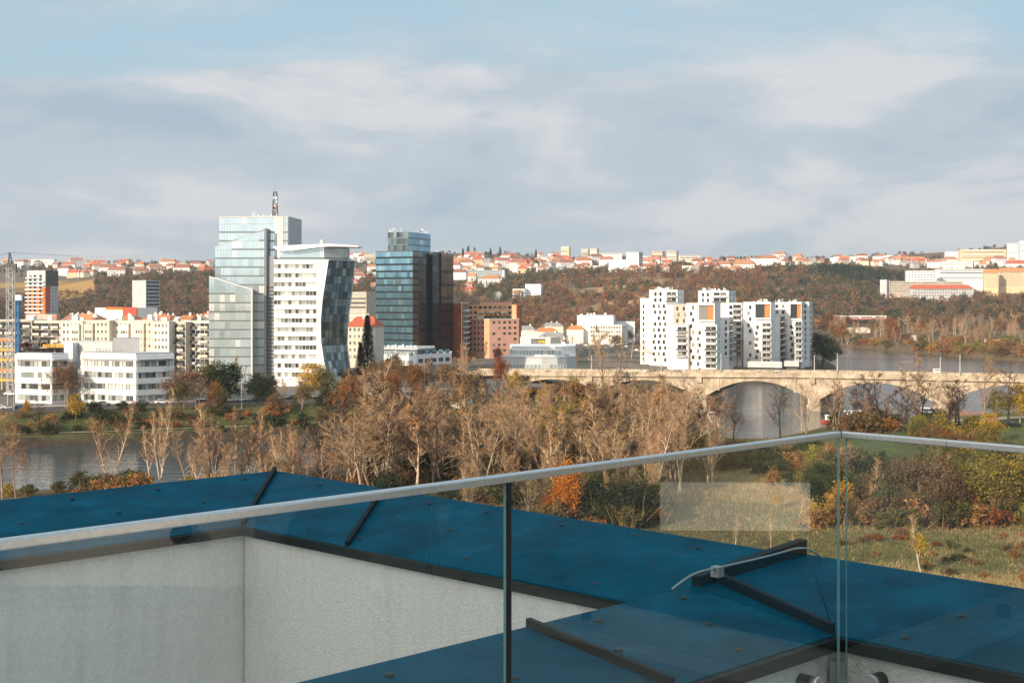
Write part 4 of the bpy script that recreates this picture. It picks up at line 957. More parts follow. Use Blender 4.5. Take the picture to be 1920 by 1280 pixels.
for i in range(6): o1.prism('roof_unit', [V(180+i*6, 428), V(183+i*6, 428), V(183+i*6, 429.5), V(180+i*6, 429.5)], z1+.31, z1+.31+R.uniform(.5, 1.2), 'roofgrey')
o2, z2 = low_office('low white office at the left edge, the narrower of two', (V(29, 424), V(97, 419), V(128, 424)), 663, 4, 8, 4)
o2.prism('link_block', [V(108, 428), V(150, 426), V(150, 440), V(108, 440)], 8, z2-3, 'grey'); o2.prism('stair_tower', [V(120, 432), V(136, 431), V(150, 436), V(136, 440)], z2-2.9, z2+3.2, 'white')

# --- cream apartment row behind them
def cream(lab, x0, x1, ytop, Yv, wallm, cols, rows=7, bay=None, balc=False, w=1.1, group='cream apartment row'):
    A, Bp, C, D = quadpts(x0, Yv+1.5, x1, Yv-1.5, 13); zt = Zp(ytop, Yv); o = B(lab, ((A.x+Bp.x)/2, Yv+6), 8, 'apartment_house', 'building', group)
    o.prism('wall', [A, Bp, C, D], 7, zt, wallm); fh = 3.05; z0 = zt-fh*rows
    if balc:
        o.grid(A, Bp, z0, rows, fh, cols, 1.9, 2.1, .04, .04, .35, 2, 'frame_d', 'glass_dark')
        d_ = Bp-A; n_ = Vector((d_.y, -d_.x)).normalized()
        for r in range(rows):
            for k in range(max(1, cols//2)):
                f0, f1 = (k+.12)/max(1, cols//2), (k+.88)/max(1, cols//2)
                bl = o.prism('balcony', [A+d_*f0+n_*1.3, A+d_*f1+n_*1.3, A+d_*f1+n_*.004, A+d_*f0+n_*.004], z0+fh*r+.05, z0+fh*r+.2, 'concrete')
                o.prism('balcony_rail', [A+d_*f0+n_*1.3, A+d_*f1+n_*1.3, A+d_*f1+n_*1.22, A+d_*f0+n_*1.22], z0+fh*r+.21, z0+fh*r+1.15, R.choice(('dgrey', 'lgrey', 'cream')), bl)
    else: o.grid(A, Bp, z0, rows, fh, cols, w, 1.5, .06, .06, .9, 2, 'frame_w', 'glass_dark')
    if bay:
        f0, f1 = bay; d_ = Bp-A; n_ = Vector((d_.y, -d_.x)).normalized(); a, b = A+d_*f0+n_*1.2, A+d_*f1+n_*1.2
        o.prism('bay', [a, b, A+d_*f1+n_*.004, A+d_*f0+n_*.004], 8, zt-1.2, wallm); o.grid(a, b, z0, rows-1, fh, 3, 1.0, 1.6, .08, .08, .8, 2, 'frame_w', 'glass_dark')
    o.prism('cornice', [A+(A-C).normalized()*.5, Bp+(Bp-D).normalized()*.5, C, D], zt+.003, zt+.4, 'cream2')
    for i in range(3):
        f = R.uniform(.1, .85); q = A+(Bp-A)*f+Vector((0, 4+R.random()*5)); o.prism('roof_hut', [q, q+Vector((1.6, 0)), q+Vector((1.6, 2)), q+Vector((0, 2))], zt+.41, zt+R.uniform(1.4, 3.2), R.choice(('white2', 'cream2', 'lgrey', 'tile')))
    return o
cream('beige flats with terraced balconies at the left end of the apartment row', -8, 60, 601, 590, 'beige', 9, 7, balc=True)
cream('beige flats with deep loggias, second from the left in the apartment row', 60.3, 113, 603, 588, 'cream2', 7, 7, balc=True)
cream('cream house with a bay, third from the left in the apartment row', 114, 155, 603, 575, 'cream2', 5, 7, (.55, .9))
cream('cream house fourth from the left in the apartment row', 155.3, 205, 602, 573, 'cream', 6, 7, (.1, .42))
cream('cream house fifth from the left in the apartment row', 205.3, 250, 603, 574, 'cream2', 5, 7, (.5, .85))
cream('cream house with a terrace, sixth from the left in the apartment row', 250.3, 286.5, 602, 571, 'cream', 4, 7, (.15, .6))
cream('plain cream gable house with grouped windows in the apartment row', 286.8, 317, 604, 566, 'cream2', 4, 7)
cream('cream house with dark loggias right of the plain gable in the apartment row', 317.3, 348, 605, 568, 'cream', 4, 7, balc=True)
cream('white house with black balconies at the right end of the apartment row', 348.3, 394, 603, 570, 'white', 5, 7, balc=True)
# tiled houses behind
def gable(label, x0, x1, yeave, yridge, Yv, wallm, roofm, depth=14, z0=8, rows=0, cols=0, name='tiled_house', group=None, fh=3.1, sill=.9, w=1.1):
    A, Bp, C, D = quadpts(x0, Yv+1, x1, Yv-1, depth); ze, zr = Zp(yeave, Yv), Zp(yridge, Yv); o = B(label, ((A.x+Bp.x)/2, Yv), z0, name, 'house', group)
    o.prism('wall', [A, Bp, C, D], z0-1, ze, wallm); n_ = (D-A).normalized(); d_ = (Bp-A).normalized(); hip = min(depth*.35, (Bp-A).length*.2)
    e = .5; q = [A-n_*e-d_*e, Bp-n_*e+d_*e, C+n_*e+d_*e, D+n_*e-d_*e]; r0, r1 = A+n_*depth/2+d_*hip, Bp+n_*depth/2-d_*hip
    L3 = lambda p, z: (p.x-o.o.x, p.y-o.o.y, z-o.o.z); mb = MB()
    mb.add([L3(q[0], ze+.02), L3(q[1], ze+.02), L3(q[2], ze+.02), L3(q[3], ze+.02), L3(r0, zr), L3(r1, zr)], [(0,1,5,4), (2,3,4,5), (1,2,5), (3,0,4), (3,2,1,0)])
    rf = part('roof', mb, M[roofm], o.t)
    for i in range(2):
        f = R.uniform(.2, .8); p = A+(Bp-A)*f+n_*depth*R.uniform(.35, .6); mb = MB(); mb.box(-.5, .5, -.4, .4, ze-o.o.z, zr-o.o.z+1.2); part('chimney', mb, M['cream2'], rf, (p.x-o.o.x, p.y-o.o.y, 0))
    if rows: o.grid(A, Bp, ze-fh*rows, rows, fh, cols, w, 1.6, .05, .05, sill, 2, 'frame_w', 'glass_dark')
    return o
gs = [('bright orange hipped roof above the apartment row, leftmost of four', 132, 173, 599, 588, 625, 'cream', 'tile2'), ('orange roof above the apartment row, second of four', 215, 242, 600, 592, 622, 'cream2', 'tile2'), ('long orange roof above the apartment row, third of four', 266, 318, 599, 590.5, 620, 'cream', 'tile2'), ('orange roof above the apartment row, rightmost of four', 324, 358, 599, 591, 618, 'cream2', 'tile2')]
for g in gs: gable(*g)
for i in range(40):
    x = R.uniform(110, 390); Yv = R.uniform(660, 1000); w_ = R.uniform(9, 18)*F/Yv; zt = R.uniform(22, 28)
    ye = 560+(H-zt)*F/Yv; yr = ye-4*F/Yv
    gable('far tiled town house in the mass of roofs behind the apartment row', x, x+w_, ye, yr, Yv, R.choice(('cream', 'cream2', 'white', 'beige')), R.choice(('tile', 'tile2', 'tile', 'roofgrey', 'tile_red')), 12, group='mass of roofs behind the apartment row')
for i in range(14):
    x = R.uniform(655, 705) if i < 4 else R.uniform(880, 1090); Yv = R.uniform(900, 1200); w_ = R.uniform(12, 20)*F/Yv; zt = R.uniform(13, 18); ye = 560+(H-zt)*F/Yv
    gable('small tiled house on the flat ground before the hillside', x, x+w_, ye, ye-3*F/Yv, Yv, R.choice(('cream', 'cream2', 'white')), R.choice(('tile', 'roofgrey', 'tile2')), 12, group='houses at the foot of the hill')
gable('old cream house with a bright red roof left of the dark tower', 650, 704, 612, 593, 612, 'cream', 'tile_red', 16, 8, 5, 6, group=None)
# flat roofed works hall behind the row
o = B('white works hall with an orange stripe behind the apartment row', Wp(218, 760), 8, 'works_hall', 'building'); A, Bp, C, D = quadpts(178, 760, 258, 755, 25)
o.prism('wall', [A, Bp, C, D], 7, Zp(577, 757), 'white2'); o.band(A, Bp, [Zp(581, 757)], 1.6, 'orange', 'stripe', .25, .3); o.prism('rooftop_block', [V(230, 752), V(256, 750), V(256, 765), V(230, 765)], 8, Zp(576, 755), 'red')
# --- orange and grey block on the left
o = B('grey and orange apartment tower with white balcony bands at the left', Wp(80, 1000), 8, 'apartment_tower', 'building')
A, Bp, C = V(50.5, 1005), V(85, 995), V(109, 1015); D = A+(C-Bp); zt = Zp(507, 1000); zg = Zp(539, 1000)
o.prism('wall', [A, Bp, C, D], 7, zt, 'lgrey'); n_ = Vector(((Bp-A).y, -(Bp-A).x)).normalized(); n2_ = Vector(((C-Bp).y, -(C-Bp).x)).normalized()
o.prism('orange_panel', [A+n_*.3+(Bp-A)*.02, Bp+n_*.3, Bp+n_*.005, A+n_*.005+(Bp-A)*.02], Zp(590, 1000), zg, 'orange'); o.prism('dark_panel', [Bp+n2_*.25, C+n2_*.25, C+n2_*.005, Bp+n2_*.005], Zp(536, 1000), zt-.01, 'dgrey')
o.prism('red_panel', [Bp+n2_*.25+(C-Bp)*.01, Bp+(C-Bp)*.36+n2_*.25, Bp+(C-Bp)*.36+n2_*.005, Bp+n2_*.005+(C-Bp)*.01], Zp(586, 1000), Zp(536.5, 1000), 'red')
for i in range(10):
    y = 522+i*7.2; z = Zp(y, 1000)
    bl = o.prism('balcony', [A+n_*1.6-(Bp-A)*.03*(i % 2), A+(Bp-A)*(.98 if i % 3 else .8)+n_*1.6, A+(Bp-A)*(.98 if i % 3 else .8)+n_*.31, A+n_*.31], z, z+.75, 'white2')
    o.wins(A+n_*.31, Bp+n_*.31, [z+.9], [.2, .45, .75], winmesh(2.4, 1.8, 2, 'frame_d', 'glass_dark')); o.wins(Bp+n2_*.26, C+n2_*.26, [z+.6], [.55, .8], winmesh(1.5, 1.5, 1, 'frame_w' if i > 2 else 'frame_d', 'glass_dark'))
o.prism('podium', [V(48, 985), V(105, 980), V(112, 1000), V(48, 1003)], 7, Zp(589, 990), 'beige')
# --- grey slab tower
o = B('plain grey slab tower in front of the dark wooded hill', Wp(272, 1150), 8, 'slab_tower', 'building')
A, Bp, C = V(248, 1165), V(273.5, 1148), V(299.5, 1168); zt = Zp(526.5, 1150); o.prism('wall', [A, Bp, C, A+(C-Bp)], 7, zt, 'lgrey'); o.roofslab([A, Bp, C, A+(C-Bp)], zt, .6, .3, 'lgrey')
for i in range(15): o.band(Bp, C, [zt-2.2-i*3.2], 1.9, 'curtain_navy', 'window_band', .05, .03)
o.grid(A, Bp, zt-12, 3, 3.2, 3, 1.3, 1.5, .3, .3, .5, 1, 'frame_w', 'glass_mix')
# --- construction site with crane and blue mast
o = B('unfinished concrete frame with orange formwork at the left edge', Wp(55, 480), 8, 'building_shell', 'construction site')
for i in range(5):
    z = 9+i*3.6; pts = [V(-10, 478), V(30, 472), V(30, 500), V(-10, 500)] if i < 5 else None
    o.prism('floor_slab', pts, z+2.9, z+3.2, 'concrete')
    for x in (-8, 2, 12, 22, 29.5):
        q = V(x, 476); o.prism('column', [q, q+Vector((.5, 0)), q+Vector((.5, .5)), q+Vector((0, .5))], z-.4, z+2.9, 'concrete')
    o.prism('formwork', [V(-10, 477.6), V(30, 471.6), V(30, 471.9), V(-10, 477.9)], z+2.6, z+3.5, R.choice(('yellow', 'yellow', 'orange_d')))
for i in range(2):
    z = 15+i*4; o.prism('floor_slab', [V(31, 486), V(150, 482), V(150, 505), V(31, 505)], z+4, z+4.5, 'concrete'); o.prism('formwork', [V(80, 482.5), V(150, 481.5), V(150, 481.8), V(80, 482.8)], z+3.4+i, z+5+i*.6, 'yellow')
    for k in range(9): q = V(36+k*13, 487); o.prism('column', [q, q+Vector((.5, 0)), q+Vector((.5, .5)), q+Vector((0, .5))], z-.3, z+4, 'concrete')
o.prism('back_wall', [V(31, 503), V(150, 500), V(150, 501), V(31, 504)], 8, 23, 'beige')
for k in range(16): q = V(R.uniform(33, 148), 484); o.prism('formwork_stack', [q, q+Vector((R.uniform(.8, 2.5), 0)), q+Vector((2, 1)), q+Vector((0, 1))], 23.6, 23.6+R.uniform(.5, 1.8), R.choice(('yellow', 'orange_d', 'red', 'dgrey')))
cr = thing('tower_crane', 'white lattice tower crane with a long jib at the left edge', 'crane', (*Wp(20, 470), 8))
mb = MB(); lattice(mb, (0, 0, 0), (0, 0, Zp(497, 470)-8), 2.2, 2.2, 16, .13); part('mast', mb, M['lgrey'], cr)
zj = Zp(496, 470)-8
mb = MB(); lattice(mb, (0, 0, zj), (-.4, 0, zj+4.2), 1.2, .4, 3, .09); part('apex', mb, M['dgrey'], cr); mb = MB(); mb.box(-1.3, 1.3, -1.3, 1.3, zj-.6, zj+.4); mb.box(1.0, 2.4, -1.6, -.2, zj-1.8, zj+.3); part('cab', mb, M['dgrey'], cr)
mb = MB(); jl = 49.0; top_, bl_, br_ = [], [], []
for i in range(29):
    f = i/28; x = 1.5+jl*f; zz = zj+.2+2.2*f; bl_.append((x, -.7, zz)); br_.append((x, .7, zz)); top_.append((x+.85, 0, zz+1.5))
for ln in (bl_, br_, top_): mb.tube([ln[0], ln[-1]], .06, 4)
for i in range(28):
    for ln in (bl_, br_): mb.tube([ln[i], top_[i], ln[i+1]], .035, 3)
part('jib', mb, M['lgrey'], cr); mb = MB(); mb.tube([(-.4, 0, zj+4.2), (24, 0, zj+2.9)], .05, 4); mb.tube([(-.4, 0, zj+4.2), (-12, 0, zj+.8)], .05, 4); part('tie_rod', mb, M['dgrey'], cr)
mb = MB(); lattice(mb, (-1.4, 0, zj), (-13, 0, zj+.2), 1.0, 1.0, 8, .07); part('counter_jib', mb, M['lgrey'], cr); mb = MB(); mb.box(-13.5, -10.5, -.8, .8, zj-2, zj); part('counterweight', mb, M['concrete'], cr)
rg = thing('drilling_rig', 'slim blue lattice mast beside the tower crane', 'crane', (*Wp(33.5, 455), 8)); mb = MB(); lattice(mb, (0, 0, 0), (0, 0, Zp(562, 455)-8), 1.1, 1.1, 18, .14); mb.box(-.35, .35, -.35, .35, 3, Zp(566, 455)-8); part('mast', mb, M['blue'], rg); mb = MB(); mb.box(-.7, 1.4, -.7, .7, Zp(563, 455)-8, Zp(553, 455)-8); part('head', mb, M['white2'], rg)

# --- beige slab, orange tower and pink flats beside the dark tower
o = B('beige slab block with ribbon windows behind the red-roofed old house', Wp(670, 950), 8, 'slab_block', 'building'); A, Bp, C, D = quadpts(655, 955, 687, 948, 16); zt = Zp(547, 950); o.prism('wall', [A, Bp, C, D], 7, zt, 'beige')
for i in range(9): o.band(A, Bp, [zt-2.4-i*3.1], 1.3, 'glass_mix', 'window_band', .03, .03)
o = B('orange corner tower with dark balconies right of the mirrored tower', Wp(864, 765), 8, 'orange_tower', 'building'); A, Bp, C = V(849, 742), V(866, 727), V(877, 745); zt = Zp(570, 732); o.prism('wall', [A, Bp, C, A+(C-Bp)], 7, [zt-.6, zt+.4, zt+.4, zt-.6], 'orange'); o.prism('roof', [A+Vector((-.4, -.2)), Bp+Vector((0, -.6)), C+Vector((.6, 0)), A+(C-Bp)], zt+.42, zt+.9, 'lgrey')
n2_ = Vector(((C-Bp).y, -(C-Bp).x)).normalized(); o.prism('shaded_face', [Bp+n2_*.15, C+n2_*.15, C+n2_*.005, Bp+n2_*.005], 8, zt-.3, 'dgrey')  # side turned from the sun, its shade painted as dark grey
for i in range(9):
    z = 10+i*3.0; o.prism('balcony', [Bp+n2_*1.4+(C-Bp)*.15, C+n2_*1.4, C+n2_*.16, Bp+n2_*.16+(C-Bp)*.15], z, z+.9, 'lgrey' if i % 2 else 'paleblue'); o.wins(Bp+n2_*.16, C+n2_*.16, [z+1.0], [.3, .7], winmesh(1.7, 1.6, 1, 'frame_w', 'glass_dark'))
o.wins(A, Bp, [zt-5], [.75], winmesh(2.2, 2.4, 2, 'frame_d', 'glass_dark'))
o = B('salmon apartment block, the taller rear one right of the orange tower', Wp(926, 790), 8, 'salmon_block', 'building', 'salmon apartment blocks'); A, Bp, C, D = quadpts(876, 768, 968, 762, 14); C = V(977, 781); zt = Zp(571.5, 765); o.prism('wall', [A, Bp, C, D], 7, zt, 'pink2')
o.prism('side_wall', [Bp+Vector((.1, -.05)), C+Vector((.1, 0)), C+Vector((.4, .2)), Bp+Vector((.5, 0))], 8, zt-.1, 'red'); o.grid(A, Bp, zt-27, 9, 3.0, 9, 1.9, 1.5, .02, .08, .8, 2, 'frame_d', 'glass_dark')
n_ = Vector(((Bp-A).y, -(Bp-A).x)).normalized()
for i in range(4):
    for f in (.22, .45, .68): o.prism('balcony', [A+(Bp-A)*f+n_*1.2, A+(Bp-A)*(f+.13)+n_*1.2, A+(Bp-A)*(f+.13)+n_*.005, A+(Bp-A)*f+n_*.005], zt-4.6-i*3, zt-3.7-i*3, 'cream')
o.prism('penthouse', [V(900, 772), V(960, 770), V(960, 777), V(900, 777)], zt+.01, zt+1.6, 'pink')
o = B('salmon apartment block in front with a planted roof terrace', Wp(930, 745), 8, 'salmon_block', 'building', 'salmon apartment blocks'); A, Bp, C = V(884, 752), V(918, 738), V(973, 748); zt = Zp(599, 742); o.prism('wall', [A, Bp, C, C+Vector((0, 16)), A+Vector((0, 22))], 6, zt, 'pink'); o.prism('peach_wing', [V(908, 741.5), Bp+Vector((0, -.15)), Bp+Vector((0, .3)), V(908, 742.5)], 6, zt-.2, 'pink2')
o.grid(A, Bp, zt-18.6, 6, 3.1, 4, 1.6, 1.3, .08, .06, .9, 2, 'frame_d', 'glass_dark'); o.grid(Bp, C, zt-18.6, 6, 3.1, 5, 1.6, 1.3, .05, .05, .9, 2, 'frame_d', 'glass_dark', .12); o.roofslab([A, Bp, C, C+Vector((0, 16)), A+Vector((0, 22))], zt, .4, .3, 'cream')

# --- car showroom by the bridge
o = B('low white car showroom with rounded glass front behind the bridge', Wp(1015, 610), 9, 'car_showroom', 'building'); zt = Zp(651, 605)
fr_l = [V(956, 612), V(962, 606), V(985, 602), V(1012, 600), V(1040, 601), V(1053, 604), V(1079, 612)]; back = [V(1079, 640), V(956, 640)]
o.prism('wall', fr_l+back, 8, zt, 'white2'); low_l = [V(939, 606), V(950, 600), V(985, 595), V(1015, 593), V(1045, 594), V(1062, 598), V(1080, 606)]; zl = Zp(668, 600); o.prism('lower_storey', low_l+[V(1080, 611.5), V(939, 611.5)], 7, zl, 'lgrey')
for P, zb, h_ in ((fr_l, Zp(668, 600)+.6, 2.1), (low_l, 9.2, 2.6)):
    for a, b in zip(P[:-2], P[1:-1]):
        k = max(2, int((b-a).length/1.6)); o.wins(a, b, [zb], [(i+.5)/k for i in range(k)], winmesh((b-a).length/k*.94, h_, 1, 'frame_w', 'curtain_low', .06))
o.prism('roof', [p+Vector((0, -.3)) for p in fr_l]+back, zt+.003, zt+.45, 'white2'); o.prism('blue_sign', [V(1060, 605.8), V(1068, 608.6), V(1068, 609), V(1060, 606.2)], Zp(668.5, 606), Zp(665, 606), 'blue'); o.prism('blue_unit', [V(1052, 612), V(1060, 612), V(1060, 615), V(1052, 615)], zt+.46, zt+2.2, 'paleblue')
hd = B('dark grey OPEL sign board with yellow letters above the showroom', Wp(1010, 640), 10, 'sign_board', 'sign'); a, b = V(996, 640), V(1023, 640); zs0, zs1 = Zp(646.5, 640), Zp(635, 640)
hd.prism('board', [a, b, b+Vector((0, .6)), a+Vector((0, .6))], zs0, zs1, 'dgrey')
for q in (a+Vector((.4, .2)), b+Vector((-.9, .2))): hd.prism('post', [q, q+Vector((.4, 0)), q+Vector((.4, .4)), q+Vector((0, .4))], 8, zs0-.003, 'zinc')
cu = bpy.data.curves.new('lettering', 'FONT'); cu.body = 'OPEL'; cu.size = 1.75; cu.extrude = .05; cu.offset = .04; cu.align_x = 'CENTER'; cu.align_y = 'CENTER'
tmp = bpy.data.objects.new('tmp_text', cu); col.objects.link(tmp); dg = bpy.context.evaluated_depsgraph_get(); tm = bpy.data.meshes.new_from_object(tmp.evaluated_get(dg)); bpy.data.objects.remove(tmp)
tm.materials.clear(); tm.materials.append(M['sign_y']); lt = link('lettering', tm, hd.t, (V(1016, 640).x-hd.o.x, -.08, (zs0+zs1)/2-10)); lt.rotation_euler = (rad(90), 0, 0)
mb = MB(); cxl, czl = V(1002.5, 640).x-hd.o.x, (zs0+zs1)/2-10
mb.tube([(cxl+.8*math.cos(k*math.pi/10), -.08, czl+.8*math.sin(k*math.pi/10)) for k in range(21)], .09, 5); mb.tube([(cxl-1.0, -.08, czl+.2), (cxl+.1, -.08, czl+.1), (cxl-.1, -.08, czl-.1), (cxl+1.0, -.08, czl-.2)], .1, 4); part('emblem', mb, M['lgrey'], hd.t)
o = B('cream stepped workshop building behind the showroom sign', Wp(995, 690), 8, 'workshop', 'building'); A, Bp, C, D = quadpts(975, 692, 1032, 686, 16); o.prism('wall', [A, Bp, C, D], 7, Zp(632, 690), 'cream2'); o.prism('wall', [V(977, 695), V(1008, 692), V(1008, 705), V(977, 705)], 8, Zp(621, 695), 'cream'); o.grid(A, Bp, 10, 2, 4, 8, 1.6, 1.6)
# --- white warehouse and its lower wing
o = B('plain white box warehouse before the rust brown hill', Wp(1116, 1010), 8, 'warehouse', 'building'); A, Bp, C, D = quadpts(1082, 1012, 1150, 1008, 24); zt = Zp(591.5, 1010); o.prism('wall', [A, Bp, C, D], 7, zt, 'white2'); o.roofslab([A, Bp, C, D], zt, .3, .1, 'lgrey')
for x in (1088, 1100, 1106, 1112, 1133): o.prism('roof_unit', [V(x, 1015), V(x+4, 1015), V(x+4, 1019), V(x, 1019)], zt+.31, zt+R.uniform(1.2, 2.6), R.choice(('lgrey', 'frame_w')))
o = B('cream factory wing with a grid of windows right of the white warehouse', Wp(1140, 985), 8, 'factory', 'building'); A, Bp, C, D = quadpts(1105, 990, 1166, 980, 14); zt = Zp(609, 985); o.prism('wall', [A, Bp, C, D], 7, zt, 'cream2'); o.grid(A, Bp, zt-9.6, 3, 3.1, 12, 1.5, 1.5, .03, .03, .8, 2, 'frame_w', 'glass_dark')
o = B('white shed right of the factory wing', Wp(1172, 1030), 8, 'shed', 'building'); A, Bp, C, D = quadpts(1156, 1030, 1190, 1030, 12); o.prism('wall', [A, Bp, C, D], 7, Zp(603, 1030), 'white2'); o.roofslab([A, Bp, C, D], Zp(603, 1030), .3, .3, 'lgrey')

# --- white riverside flats
MT = rad(21); mu = Vector((math.cos(MT), -math.sin(MT))); mv = Vector((math.sin(MT), math.cos(MT)))
def blockpts(x0, x1, Yb, depth):              # front right corner at column x1, front face running back to column x0
    b = V(x1, Yb); k = (x0-960)/F; s_ = (b.x-k*b.y)/(mu.x-k*mu.y); a = b-mu*s_; return a, b, b+mv*depth, a+mv*depth
class Flats(B):
    def vol(s, x0, x1, Yb, depth, ytop, ybot=None, wallm='white', zb=None):
        p = blockpts(x0, x1, Yb, depth); zt = Zp(ytop, Yb); s.prism('wall', p, 4 if zb is None else zb, zt, wallm); s.prism('coping', [p[0]-mv*.12-mu*.12, p[1]-mv*.12+mu*.12, p[2]+mu*.12, p[3]-mu*.12], zt+.003, zt+.3, 'lgrey'); return p, zt
    def fwin(s, p, zt, rows, xs, first=1.1, w=1.25, h=1.9, gm_='glass_dark', fh=3.1, side=False, alt=0.0):
        a, b = (p[1], p[2]) if side else (p[0], p[1])
        for r in range(rows): s.wins(a, b, [zt-first-h-fh*r], [x+(alt if r % 2 else 0) for x in xs], winmesh(w, h, 1, 'frame_d', gm_, .07), skip=.03)
    def balconies(s, p, zt, rows, f0, f1, first=3.0, fh=3.1, side=False, deep=1.8):
        a, b = (p[1], p[2]) if side else (p[0], p[1]); d = b-a; n = Vector((d.y, -d.x)).normalized()
        for r in range(rows):
            z = zt-first-fh*r
            q = [a+d*f0+n*deep, a+d*f1+n*deep, a+d*f1+n*.005, a+d*f0+n*.005]; bl = s.prism('balcony', q, z-.2, z, 'white2')
            s.prism('balcony_rail', [a+d*(f0+.01)+n*deep, a+d*(f1-.01)+n*deep, a+d*(f1-.01)+n*(deep-.06), a+d*(f0+.01)+n*(deep-.06)], z+.02, z+1.0, R.choice(('dgrey', 'lgrey', 'grey')), bl)
            s.wins(a, b, [z+.05], [f0+(f1-f0)*.28, f0+(f1-f0)*.74], winmesh(d.length*(f1-f0)*.42, 2.4, 2, 'frame_d', 'glass_dark', .06), 'balcony_door')
    def recess(s, p, zt, f0, f1, h, m='orange_d', top=.9):   # tall loggia: dark glazing with a rust orange cheek
        d = p[1]-p[0]; n = Vector((d.y, -d.x)).normalized(); z0 = zt-top-h
        s.prism('loggia_glazing', [p[0]+d*f0+n*.06, p[0]+d*(f0+(f1-f0)*.62)+n*.06, p[0]+d*(f0+(f1-f0)*.62)+n*.005, p[0]+d*f0+n*.005], z0, zt-top, 'glass_dark')
        s.prism('loggia_cheek', [p[0]+d*(f0+(f1-f0)*.62)+n*.07, p[0]+d*f1+n*.07, p[0]+d*f1+n*.005, p[0]+d*(f0+(f1-f0)*.62)+n*.005], z0, zt-top, m)
        s.prism('loggia_frame', [p[0]+d*(f0-.03)+n*1.2, p[0]+d*(f1+.03)+n*1.2, p[0]+d*(f1+.03)+n*.006, p[0]+d*(f0-.03)+n*.006], zt-top+.003, zt-.25, 'white2')
        s.prism('loggia_frame', [p[0]+d*(f1+.005)+n*1.2, p[0]+d*(f1+.03)+n*1.2, p[0]+d*(f1+.03)+n*.006, p[0]+d*(f1+.005)+n*.006], z0, zt-top, 'white2')
        s.prism('balcony_rail', [p[0]+d*f0+n*1.25, p[0]+d*f1+n*1.25, p[0]+d*f1+n*1.18, p[0]+d*f0+n*1.18], z0, z0+1.0, 'lgrey')
    def vents(s, p, zt, n):
        for i in range(n):
            q = p[0]+(p[1]-p[0])*R.uniform(.05, .9)+mv*R.uniform(1, 6); h_ = R.uniform(.5, 1.7); s.prism('roof_vent', [q, q+Vector((R.uniform(.3, 1.2), 0)), q+Vector((.6, .6)), q+Vector((0, .6))], zt+.31, zt+.31+h_, R.choice(('frame_w', 'lgrey', 'zinc')))
m1 = Flats('white riverside flats, the tall leftmost block with rows of small windows', V(1240, 690), 5, 'riverside_flats', 'building', 'white riverside flats')
p, zt = m1.vol(1200.5, 1218, 702, 12, 559.6); m1.fwin(p, zt, 10, [.35], first=3.2, w=.9)
p, zt = m1.vol(1217.5, 1270, 690, 14, 543.8); m1.fwin(p, zt, 2, [.22, .40]); m1.fwin(p, zt, 10, [.16, .34, .52], first=7.4, alt=.05); m1.balconies(p, zt, 2, .60, .97, 3.4); m1.fwin(p, zt, 3, [.2, .6], side=True); m1.vents(p, zt, 14)
p, zt = m1.vol(1262, 1289, 678, 13, 571, wallm='beige'); m1.fwin(p, zt, 4, [.3, .75], w=1.0, alt=.08)  # shade of the recessed side painted in as beige walls
p, zt = m1.vol(1251.5, 1290, 664, 14, 609.5); m1.balconies(p, zt, 5, .46, .95, 3.3); m1.fwin(p, zt, 6, [.2], side=True)
m2 = Flats('white riverside flats, the tall block set back in the middle', V(1340, 720), 5, 'riverside_flats', 'building', 'white riverside flats')
p, zt = m2.vol(1309, 1366, 722, 20, 545.2); m2.fwin(p, zt, 3, [.16, .32]); m2.balconies(p, zt, 3, .48, .95, 3.4); m2.fwin(p, zt, 4, [.25, .6, .85], side=True); m2.vents(p, zt, 12)
m3 = Flats('white riverside flats, front block with an orange loggia left of the bare tree', V(1320, 660), 5, 'riverside_flats', 'building', 'white riverside flats')
p, zt = m3.vol(1287, 1340, 662, 14, 568.8); m3.fwin(p, zt, 10, [.24], alt=-.07); m3.fwin(p, zt, 9, [.42], first=10.5, alt=.05); m3.recess(p, zt, .44, .98, 8.2)
p2, z2 = m3.vol(1319, 1344, 652, 10, 610); m3.balconies(p2, z2, 7, .12, .98, 3.0); m3.fwin(p2, z2, 6, [.5], side=True)
p, zt = m3.vol(1341, 1366, 672, 12, 597); m3.fwin(p, zt, 6, [.8], w=1.0); m3.balconies(p, zt, 7, .1, .9, 3.0, side=True)
p, zt = m3.vol(1345, 1391, 700, 14, 568.5); m3.fwin(p, zt, 9, [.55, .85], w=1.6); m3.balconies(p, zt, 9, .62, .98, 3.2)
m4 = Flats('white riverside flats, third block with an orange loggia right of the bare tree', V(1425, 690), 5, 'riverside_flats', 'building', 'white riverside flats')
p, zt = m4.vol(1394, 1445, 690, 14, 566.8); m4.fwin(p, zt, 10, [.25], first=1.6, alt=-.06); m4.fwin(p, zt, 7, [.52], first=12, alt=-.04); m4.recess(p, zt, .44, .99, 8); m4.vents(p, zt, 10)
p2, z2 = m4.vol(1428, 1446, 680, 10, 604); m4.balconies(p2, z2, 8, .02, .98, 3.0)
p, zt = m4.vol(1446, 1462, 698, 12, 592); m4.balconies(p, zt, 8, .05, .95, 3.0, side=True); p, zt = m4.vol(1449, 1475, 712, 12, 567); m4.fwin(p, zt, 10, [.3, .75], w=1.5); m4.vents(p, zt, 6)
m4.prism('terrace_deck', blockpts(1405, 1463, 668, 10), 4, 9, 'dgrey'); m4.prism('terrace_rail', blockpts(1402, 1466, 666, .3), 6.5, 9.6, 'lgrey')
m5 = Flats('white riverside flats, rightmost block beside the dark tree by the water', V(1495, 705), 5, 'riverside_flats', 'building', 'white riverside flats')
